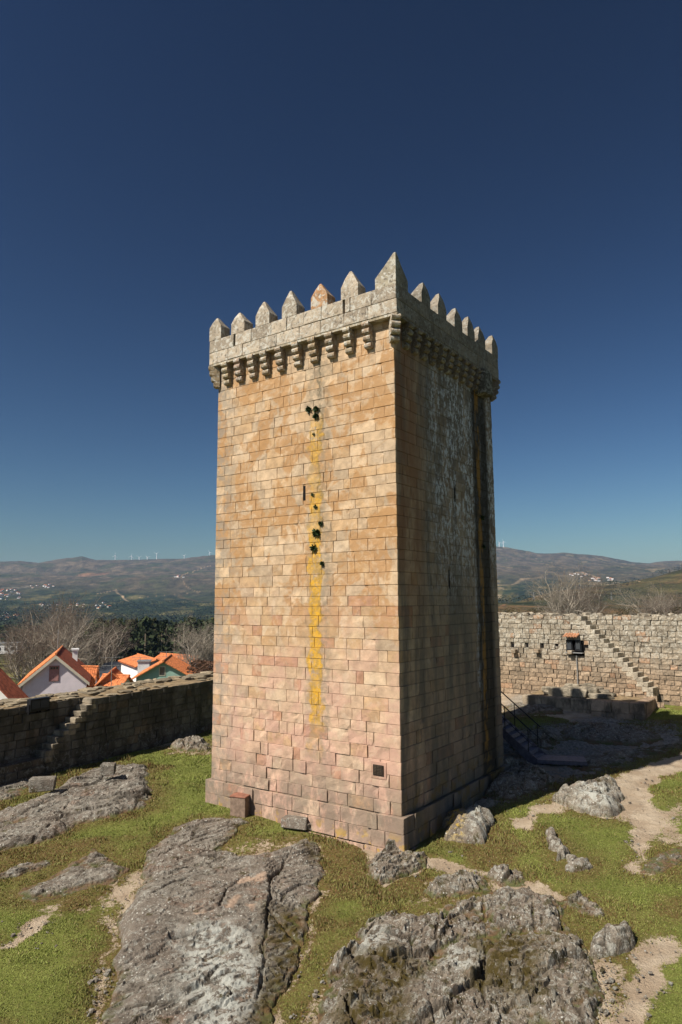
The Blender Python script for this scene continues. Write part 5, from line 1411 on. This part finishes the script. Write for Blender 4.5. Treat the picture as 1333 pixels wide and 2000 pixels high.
# ------------------------------------------------------------------ woods on the slopes
def crown_pts(r, n, conif, sz=(.022, .05)):
    """leaf-clump quads of one evergreen, unit height"""
    V = []; 
    for i in range(n):
        z = r.uniform(.28, 1.0); rad = (.20 * (1 - (z - .28) / .72) ** .6 + .03) if conif else .26 * math.sin(min(1, (z - .25) / .78) * math.pi) ** .5
        a = r.uniform(0, 6.283); rr_ = rad * math.sqrt(r.uniform(.2, 1)); c = np.array([rr_ * math.cos(a), rr_ * math.sin(a), z])
        s_ = r.uniform(*sz); u = r.normal(0, 1, 3); u /= np.linalg.norm(u); v = np.cross(u, r.normal(0, 1, 3)); v /= np.linalg.norm(v)
        V += [c - u * s_ - v * s_ * .5, c + u * s_ - v * s_ * .5, c + u * s_ * .7 + v * s_ * .6, c - u * s_ * .7 + v * s_ * .6]
    return np.array(V)
EV = [crown_pts(RNG, 150, k % 2 == 0) for k in range(6)]; SCR = crown_pts(RNG, 420, False, (.008, .03)); EVF = [crown_pts(RNG, 9, False, (.05, .1)) * np.array([1.3, 1.3, 1]) for k in range(6)]
mW = NT('wood_leaves', .9, .1); WOODM = mW.out(mW.attr('tint'))
def wood(name, label, n, pxr, dr, hr, T, col, cond=None, trunks=True, wide=1.):
    VV = []; CC = []; QQ = []; o = 0
    px = RNG.uniform(*pxr, n); d = np.exp(RNG.uniform(math.log(dr[0]), math.log(dr[1]), n))
    sl = (px - 666.5) / F; z = valley_z(px, d); ok = np.ones(n, bool) if cond is None else cond(px, d, sl * d)
    for i in np.where(ok)[0]:
        H = RNG.uniform(*hr); c = np.array([sl[i] * d[i], d[i], z[i] - .5]); t = T[int(RNG.integers(len(T)))]
        a = RNG.uniform(0, 6.28); ca, sa = math.cos(a), math.sin(a); wv = H * wide
        V = np.stack([(t[:, 0] * ca - t[:, 1] * sa) * wv, (t[:, 0] * sa + t[:, 1] * ca) * wv, t[:, 2] * H], 1) + c
        q = np.arange(len(V)).reshape(-1, 4); tint = np.array(col) * RNG.uniform(.6, 1.5)
        if RNG.random() < .2: tint = tint * np.array([1.5, 1.2, 1.])
        cc = np.tile(tint, (len(V), 1)) * np.repeat(RNG.uniform(.85, 1.15, (len(q), 1)), 4, 0)
        if trunks:
            w_ = H * .012; tv = np.array([(-w_, -w_, 0), (w_, -w_, 0), (w_, w_, 0), (-w_, w_, 0), (-w_ * .6, -w_ * .6, H * .8), (w_ * .6, -w_ * .6, H * .8), (w_ * .6, w_ * .6, H * .8), (-w_ * .6, w_ * .6, H * .8)]) + c
            tq = np.array([(0, 1, 5, 4), (1, 2, 6, 5), (2, 3, 7, 6), (3, 0, 4, 7)]) + len(V)
            V = np.concatenate([V, tv]); q = np.concatenate([q, tq]); cc = np.concatenate([cc, np.tile([.18, .14, .10], (8, 1))])
        VV.append(V); CC.append(cc); QQ.append(q + o); o += len(V)
    tag(link(name, mesh_np(name, np.concatenate(VV), np.concatenate(QQ), WOODM, False, {'tint': np.concatenate(CC)})), label, 'forest', kind='stuff')
wood('forest', 'dark green belt of tall evergreens in the valley behind the orange roofs', 620, (165, 470), (230, 520), (13, 20), EV, (.030, .040, .018), lambda px, d, x: px > 165 + 40 * np.sin(d / 40))
wood('forest', 'dark green copse at the left edge beyond the village road', 130, (-80, 60), (560, 800), (12, 18), EV, (.03, .045, .018), None)
wood('woodland', 'distant dark woodland covering the slopes left of the tower', 7000, (-60, 470), (560, 2300), (9, 15), EVF, (.026, .036, .018), lambda px, d, x: fbm(x / 90, d / 160, 5, 75, .6) < .16, False, 1.5)
wood('woodland', 'scattered dark woods on the brown hills right of the tower', 1800, (930, 1400), (1000, 2600), (7, 12), EVF, (.04, .042, .02), lambda px, d, x: fbm(x / 90, d / 160, 5, 75, .6) < -.12, False, 1.6)
# scrub just outside the walls
def scrub(name, label, n, pxr, dr, zf, col):
    VV = []; CC = []; QQ = []; o = 0
    for i in range(n):
        px = RNG.uniform(*pxr); d = RNG.uniform(*dr); c = at_depth(px, zf(px), d); H = RNG.uniform(.8, 2.2); t = SCR
        V = (t - np.array([0, 0, .25])) * np.array([H * 1.9, H * 1.9, H]) + c; VV.append(V); q = np.arange(len(V)).reshape(-1, 4); QQ.append(q + o); o += len(V)
        CC.append(np.tile(np.array(col) * RNG.uniform(.6, 1.4), (len(V), 1)))
    tag(link(name, mesh_np(name, np.concatenate(VV), np.concatenate(QQ), WOODM, False, {'tint': np.concatenate(CC)})), label, 'scrub', kind='stuff')
scrub('hedge', 'reddish brown leafless hedge just left of the tower above the wall', 26, (382, 430), (60, 74), lambda p_: 1325, (.13, .075, .05))
scrub('scrub', 'low brown scrub below the trees behind the left wall', 40, (-20, 215), (110, 150), lambda p_: 1345 - p_ * .03, (.085, .075, .035))
scrub('scrub', 'low brown scrub showing over the right wall', 24, (985, 1333), (70, 90), lambda p_: 1212, (.10, .085, .05))

# ------------------------------------------------------------------ houses below the wall
ORANGE = simple('orange_tiles', (.52, .17, .06), .85, .4, 5); DKTILE = simple('dark_red_tiles', (.26, .075, .04), .8, .35, 3)
PINK = simple('pink_render', (.80, .73, .76), .9, .06, 1.5); WHITE_ = simple('white_render', (.78, .77, .74), .9, .06, 1.5); GREEN = simple('green_render', (.26, .40, .33), .9, .08, 1.5)
CREAM = simple('cream_trim', (.62, .57, .44), .85, .08, 3); SHUT = simple('shutter_paint', (.36, .18, .15), .7, .15, 4); GREYR = simple('grey_roof', (.06, .065, .075), .7, .2, 2)
PANE = NT('window_glass', .1, .6); PANE = PANE.out((.03, .035, .04))
def roof_slab(parent, mat, a, b, c, d, nm='roof', pitch=.24, rows=True, th=.09):
    """corrugated tile plane: a,b along the eave, d,c along the ridge (same order)"""
    a, b, c, d = map(lambda q_: np.array(q_, float), (a, b, c, d))
    L = np.linalg.norm(b - a); n = max(2, int(L / pitch)); nrm = np.cross(b - a, d - a); nrm /= np.linalg.norm(nrm)
    if nrm[2] < 0: nrm = -nrm
    k = n * 4; V = []
    for i in range(k + 1):
        t = i / k; off = nrm * (.055 * abs(math.sin(math.pi * t * n)) + th)
        V.append(a + (b - a) * t + off); V.append(d + (c - d) * t + off)
    Fc = [(2 * i, 2 * i + 2, 2 * i + 3, 2 * i + 1) for i in range(k)]
    o = len(V)
    V += [a, b, c, d]; Fc2 = [(o, o + 3, o + 2, o + 1)]
    Fc2 += [(o, 0, 1, o + 3), (o + 1, o + 2, 2 * k + 1, 2 * k)]
    return link(nm, mesh_np(nm, V, [np.array(Fc + Fc2)], mat), parent)
def gable_house(name, loc, rz, W, L, he, hr, wall, roofm, label, over=.35, fascia=None, parentless=True, cat='house', shade_roof=None):
    """local: gable looks to -y, x across; he eave height, hr ridge height, ground at z=0"""
    t = empty(name, loc, rz, label=label, cat=cat)
    MB().prism([(-W / 2, -1), (W / 2, -1), (W / 2, he), (0, hr), (-W / 2, he)], 'y', 0, L).build('wall', wall, t)
    sl = (hr - he) / (W / 2); ex = W / 2 + over; ze = hr - sl * ex
    roof_slab(t, roofm, (-ex, L + over, ze), (-ex, -over, ze), (0, -over, hr), (0, L + over, hr))
    roof_slab(t, shade_roof or roofm, (ex, -over, ze), (ex, L + over, ze), (0, L + over, hr), (0, -over, hr))
    MB().tube((0, -over - .05, hr + .13), (0, L + over, hr + .13), .11, None, 8).build('ridge_tile', roofm, t)
    if fascia:
        for sx in (-1, 1):
            MB().add([(sx * 0, -over - .02, hr), (sx * ex, -over - .02, ze), (sx * ex, -over - .02, ze - .32), (0, -over - .02, hr - .36), (sx * 0, -.02, hr), (sx * ex, -.02, ze), (sx * ex, -.02, ze - .32), (0, -.02, hr - .36)],
                     [(0, 1, 2, 3), (4, 7, 6, 5), (0, 4, 5, 1), (3, 2, 6, 7), (1, 5, 6, 2), (0, 3, 7, 4)]).build('fascia', fascia, t)
    return t
def house_window(parent, x, z, w_, h_, shutter=None):
    f = MB().box(x - w_ / 2 - .07, x + w_ / 2 + .07, -.04, .02, z - .07, z + h_ + .07).build('window', CREAM if shutter is None else shutter, parent)
    MB().box(x - w_ / 2, x + w_ / 2, -.055, -.041, z, z + h_).build('pane', PANE, f)
    return f
D1 = 72.; HR = math.radians(19.5); ap = at_depth(110, 1279, D1); HE = np.array([math.cos(HR), math.sin(HR)])
def edge_w(px):
    r = ray(px, 1338); A = np.array([[r[0], -HE[0]], [r[1], -HE[1]]]); t, k_ = np.linalg.solve(A, ap[:2]); return k_, CAMZ + r[2] * t
wl_, wr_ = edge_w(39), edge_w(177); gz = -8.0
W_ = (abs(wl_[0]) + abs(wr_[0])); el = (ap[0], D1, (wl_[1] + wr_[1]) / 2); er = el
ph = gable_house('pink_house', (float(ap[0]), D1, gz), HR, W_ - .7, 13, float(el[2]) - gz + .45, float(ap[2]) - gz, PINK, ORANGE, 'pink gabled house with an orange tile roof behind the left wall', .35, CREAM, shade_roof=DKTILE)  # right slope turns from the sun; its shade is painted with darker tiles
zw = float(at_depth(108, 1330, D1)[2]) - gz; zt = float(at_depth(108, 1300, D1)[2]) - gz
xw = -.1
f = MB().box(xw - .48, xw + .48, -.05, .02, zw - .03, zt).build('window', SHUT, ph)
for i in range(3): MB().box(xw - .36 + i * .26, xw - .16 + i * .26, -.062, -.051, zt - .34, zt - .14).build('pane', PANE, f)
for sx in (-.43, .01): MB().box(xw + sx, xw + sx + .42, -.07, -.051, zw + .02, zt - .45).build('shutter', simple('shutter_slats', (.42, .22, .20), .7, .15, 4) if sx < 0 else bpy.data.materials['shutter_slats'], f)
ch = at_depth(147, 1276, D1 + 9); cz0 = float(ch[2]) - gz - 3.5
lx_ = float((ch[:2] - ap[:2]) @ HE); ly_ = float((ch[:2] - ap[:2]) @ np.array([-HE[1], HE[0]]))
c_ = MB().box(lx_ - .28, lx_ + .28, ly_, ly_ + .56, cz0, float(ch[2]) - gz + .35).build('chimney', WHITE_, ph); MB().box(lx_ - .42, lx_ + .42, ly_ - .14, ly_ + .7, float(ch[2]) - gz + .352, float(ch[2]) - gz + .55).build('chimney_cap', WHITE_, c_)
# neighbours
def pxhouse(name, px, apex_py, eave_py, hwpx, d, L, wall, roofm, label, rz=0., **kw):
    a = at_depth(px, apex_py, d); e = at_depth(px, eave_py, d); W_ = 2 * hwpx * d / F * 1.0; g_ = float(e[2]) - 3.2
    return gable_house(name, (a[0], a[1], g_), rz, W_, L, float(e[2]) - g_, float(a[2]) - g_, wall, roofm, label, **kw), g_
gh, g_ = pxhouse('green_house', 320, 1293, 1322, 50, 66, 7, GREEN, ORANGE, 'green gabled house with an orange roof and small window beside the tower', .15)
e_ = at_depth(320, 1312, 66); house_window(gh, -.1, float(e_[2]) - g_ - .3, .45, .75)
h2, _ = pxhouse('white_house', 305, 1290, 1300, 34, 78, 9, WHITE_, ORANGE, 'white house with an orange roof right behind the green gable', .5)
h3 = at_depth(281, 1293, 74); o2 = empty('white_shed', (h3[0], h3[1], h3[2] - 4), .2, label='small white flat topped block left of the green gabled house', cat='shed')
MB().box(-.6, .6, 0, 2, 0, 4).build('wall', WHITE_, o2); MB().box(-.7, .7, -.1, 2.1, 4.003, 4.1).build('roof', GREYM, o2)
h4, _ = pxhouse('orange_house', 218, 1313, 1332, 20, 66, 3, simple('brick_orange', (.50, .19, .10)), ORANGE, 'small house with a pyramid like orange roof left of the grey shed roof', .2)
h5, _ = pxhouse('low_house', 247, 1322, 1334, 13, 66, 2.4, WHITE_, ORANGE, 'low orange roof between the small orange house and the green house', 1.2)
h6, _ = pxhouse('annex', 187, 1304, 1340, 9, 80, 2.4, PINK, ORANGE, 'narrow orange tiled annex right of the pink house', 1.35)
h7, _ = pxhouse('far_house', 388, 1283, 1300, 32, 95, 8, WHITE_, ORANGE, 'white house with orange roofs just left of the tower edge', .9)
h8, _ = pxhouse('dark_house', -38, 1305, 1372, 62, 58, 3.2, WHITE_, DKTILE, 'dark red corrugated roof at the lower left corner of the village', .15)
sh = at_depth(238, 1301, 98); o2 = empty('long_shed', (sh[0], sh[1], sh[2] - 5), .05, label='long dark grey shed roof between the pink and the green house', cat='shed')
MB().box(-3.4, 3.4, 0, 8, 0, 3.6).build('wall', WHITE_, o2); MB().prism([(-1.5, 3.5), (9, 3.5), (9, 4.9), (4., 5.1)], 'x', -3.6, 3.6).build('roof', GREYR, o2)
sh = at_depth(14, 1256, 330); o2 = empty('farm_building', (sh[0], sh[1], sh[2] - 5), .1, label='white flat building in the fields at the left edge', cat='building')
MB().box(-5, 5, 0, 8, 0, 4.6).build('wall', WHITE_, o2); MB().box(-5.3, 5.3, -.4, 8.3, 4.603, 5.1).build('roof', GREYM, o2)
for i in range(3): f = MB().box(-4 + i * 3, -2.6 + i * 3, -.05, -.002, 1.5, 3).build('window', PANE, o2)
# antennas
def antenna(px, pyb, pyt, d, label):
    b_ = at_depth(px, pyb, d); H = float(at_depth(px, pyt, d)[2] - b_[2]); t = empty('television_antenna', b_, .4, label=label, cat='antenna', group='antennas on the village roofs')
    MB().tube((0, 0, -1), (0, 0, H), .03).build('mast', GREYM, t)
    for z, L in ((H, .9), (H * .62, .8)):
        MB().tube((-L, 0, z), (L, 0, z), .02).build('boom', GREYM, t)
        mb = MB()
        for i in range(7): x = -L + i * L / 3.; mb.tube((x, -.3, z), (x, .3, z), .012, None, 4)
        mb.build('element', GREYM, t)
antenna(218, 1326, 1284, 62, 'tall television antenna on the small orange house')
antenna(325, 1298, 1273, 78, 'television antenna over the green gabled house'); antenna(274, 1296, 1284, 74, 'short antenna mast on the small white block')
mb = empty('mast', at_depth(113, 1262, 80), 0, label='thin pole rising above the pink gable', cat='mast'); MB().tube((0, 0, -4), (0, 0, 1.9), .035).build('shaft', GREYM, mb)

# ------------------------------------------------------------------ far villages, turbines, pylons
FH = []
for wm, rm in ((WHITE_, ORANGE), (WHITE_, DKTILE), (CREAM, ORANGE), (WHITE_, GREYR)):
    mb = MB().box(-.5, .5, -.5, .5, -.3, .6); me = mb.mesh('wall', wm)
    mr = MB().prism([(-.56, .6), (.56, .6), (0, .95)], 'y', -.55, .55).mesh('roof', rm)
    FH.append((me, mr))
def village(n, pxr, pyr, label, group, size=(9, 15), lo=300, slope=0.):
    for i in range(n):
        px = R_.uniform(*pxr); py = R_.uniform(*pyr) + slope * (px - pxr[0]); p_ = on_valley(px, py, lo=lo); s_ = .55 * R_.uniform(*size)
        t = empty('village_house', p_, R_.uniform(-1, 1), label=label, cat='house', group=group)
        a, b = FH[R_.randrange(4)]
        sc = (s_, s_ * R_.uniform(.8, 1.4), s_ * .6)
        link('wall', a, t, None, None, sc); link('roof', b, t, None, None, sc)
village(26, (0, 42), (1152, 1172), 'tiny pale house of the village on the slope at the left edge', 'houses of the upper left village', (11, 18))
village(22, (0, 34), (1198, 1212), 'tiny orange roofed house in the valley village at the left edge', 'houses of the lower left village', (9, 14))
village(24, (75, 215), (1180, 1192), 'tiny house of the strung out village across the middle slope', 'houses strung along the middle slope', (9, 14), slope=-.02)
village(18, (190, 268), (1212, 1224), 'tiny house of the hamlet above the forest', 'houses of the hamlet above the forest', (6, 10))
village(3, (284, 298), (1219, 1222), 'white house standing alone on the forest edge', 'houses on the forest edge', (8, 11))
village(12, (60, 105), (1144, 1150), 'tiny pale house high on the left slope', 'houses high on the left slope', (12, 18), slope=-.05)
village(5, (330, 362), (1124, 1128), 'pale building beside the hillside road', 'buildings by the hillside road', (14, 20))
village(16, (1150, 1200), (1128, 1136), 'tiny pale house of the village on the far right hills', 'houses of the right hill village', (14, 20), 1600)
village(8, (1115, 1150), (1120, 1128), 'tiny house among the pale fields of the right hills', 'houses in the right hill fields', (14, 20), 1600)
TWH = simple('turbine_white', (.8, .8, .8), .5, .02)
for px, pb, pt, lb in ((225,1097,1086,'leftmost wind turbine on the ridge'),(257,1097,1087,'second wind turbine from the left on the ridge'),(272,1099,1089,'third wind turbine from the left on the ridge'),(288,1098,1089,'fourth wind turbine from the left on the ridge'),(306,1092,1082,'tall wind turbine fifth from the left on the ridge'),(360,1094,1086,'sixth wind turbine standing apart on the ridge'),(410,1090,1080,'wind turbine on the ridge touching the left edge of the tower'),(984,1069,1059,'wind turbine on the ridge just right of the tower'),(976,1070,1061,'wind turbine on the ridge touching the right edge of the tower')):
    b_ = at_depth(px, pb + 4, 5150); top = at_depth(px, pt, 5150); H = float(top[2] - b_[2])
    t = empty('wind_turbine', b_, 0, label=lb, cat='wind turbine', group='wind turbines on the ridge')
    MB().tube((0, 0, -5), (0, 0, H), 2.6, 1.8, 8).build('mast', TWH, t); hb = MB().box(-2.5, 2.5, -6, 3, H, H + 5).build('hub', TWH, t)
    a0 = R_.uniform(0, 2)
    for k in range(3):
        a = a0 + k * 2.094; L = H * .52
        MB().add([(-1.0 * math.sin(a), -7, H + 2 + 1.0 * math.cos(a)), (1.0 * math.sin(a), -7, H + 2 - 1.0 * math.cos(a)), (L * math.cos(a), -7, H + 2 + L * math.sin(a)), (0, -5.5, H + 2)], [(0, 1, 2), (0, 2, 3), (1, 3, 2), (0, 3, 1)]).build('blade', TWH, t)
for px, pb, pt, lb in ((1043,1171,1159,'left steel pylon on the brown hill'),(1195,1172,1160,'right steel pylon on the brown hill')):
    b_ = on_valley(px, pb, 300); H = float(at_depth(px, pt, b_[1])[2] - b_[2]) + 2
    t = empty('pylon', b_, .2, label=lb, cat='pylon', group='steel pylons on the right hill')
    mb = MB()
    for sx, sy in ((-1, -1), (1, -1), (1, 1), (-1, 1)): mb.tube((sx * H * .1, sy * H * .1, -2), (sx * .2, sy * .2, H), .22, None, 4)
    for k in range(4):
        z = H * (.1 + .2 * k); w_ = H * .1 * (1 - z / H); mb.tube((-w_, -w_, z), (w_, -w_, z + H * .18), .12, None, 4).tube((w_, -w_, z), (-w_, -w_, z + H * .18), .12, None, 4)
    mb.build('lattice', GREYM, t)
    for z in (.7, .82, .94): MB().tube((-H * .14, 0, H * z), (H * .14, 0, H * z), .18, None, 4).build('crossarm', GREYM, t)

# ------------------------------------------------------------------ air
HZ = NT('haze_air'); HZ.t.nodes.remove(HZ.b)
vol = HZ.n('ShaderNodeVolumePrincipled'); vol.inputs['Density'].default_value = 0.00005; vol.inputs['Color'].default_value = (.38, .62, 1, 1); vol.inputs['Anisotropy'].default_value = 0.
HZ.t.links.new(vol.outputs[0], HZ.t.nodes['Material Output'].inputs['Volume'])
zmax = max(float(VZ.max()) + 60, 60)
hz = MB().box(-14500, 14500, -9300, 9300, -60, zmax).build('haze', HZ.m); tag(hz, 'thin blue haze filling the valley air', 'haze', kind='stuff')
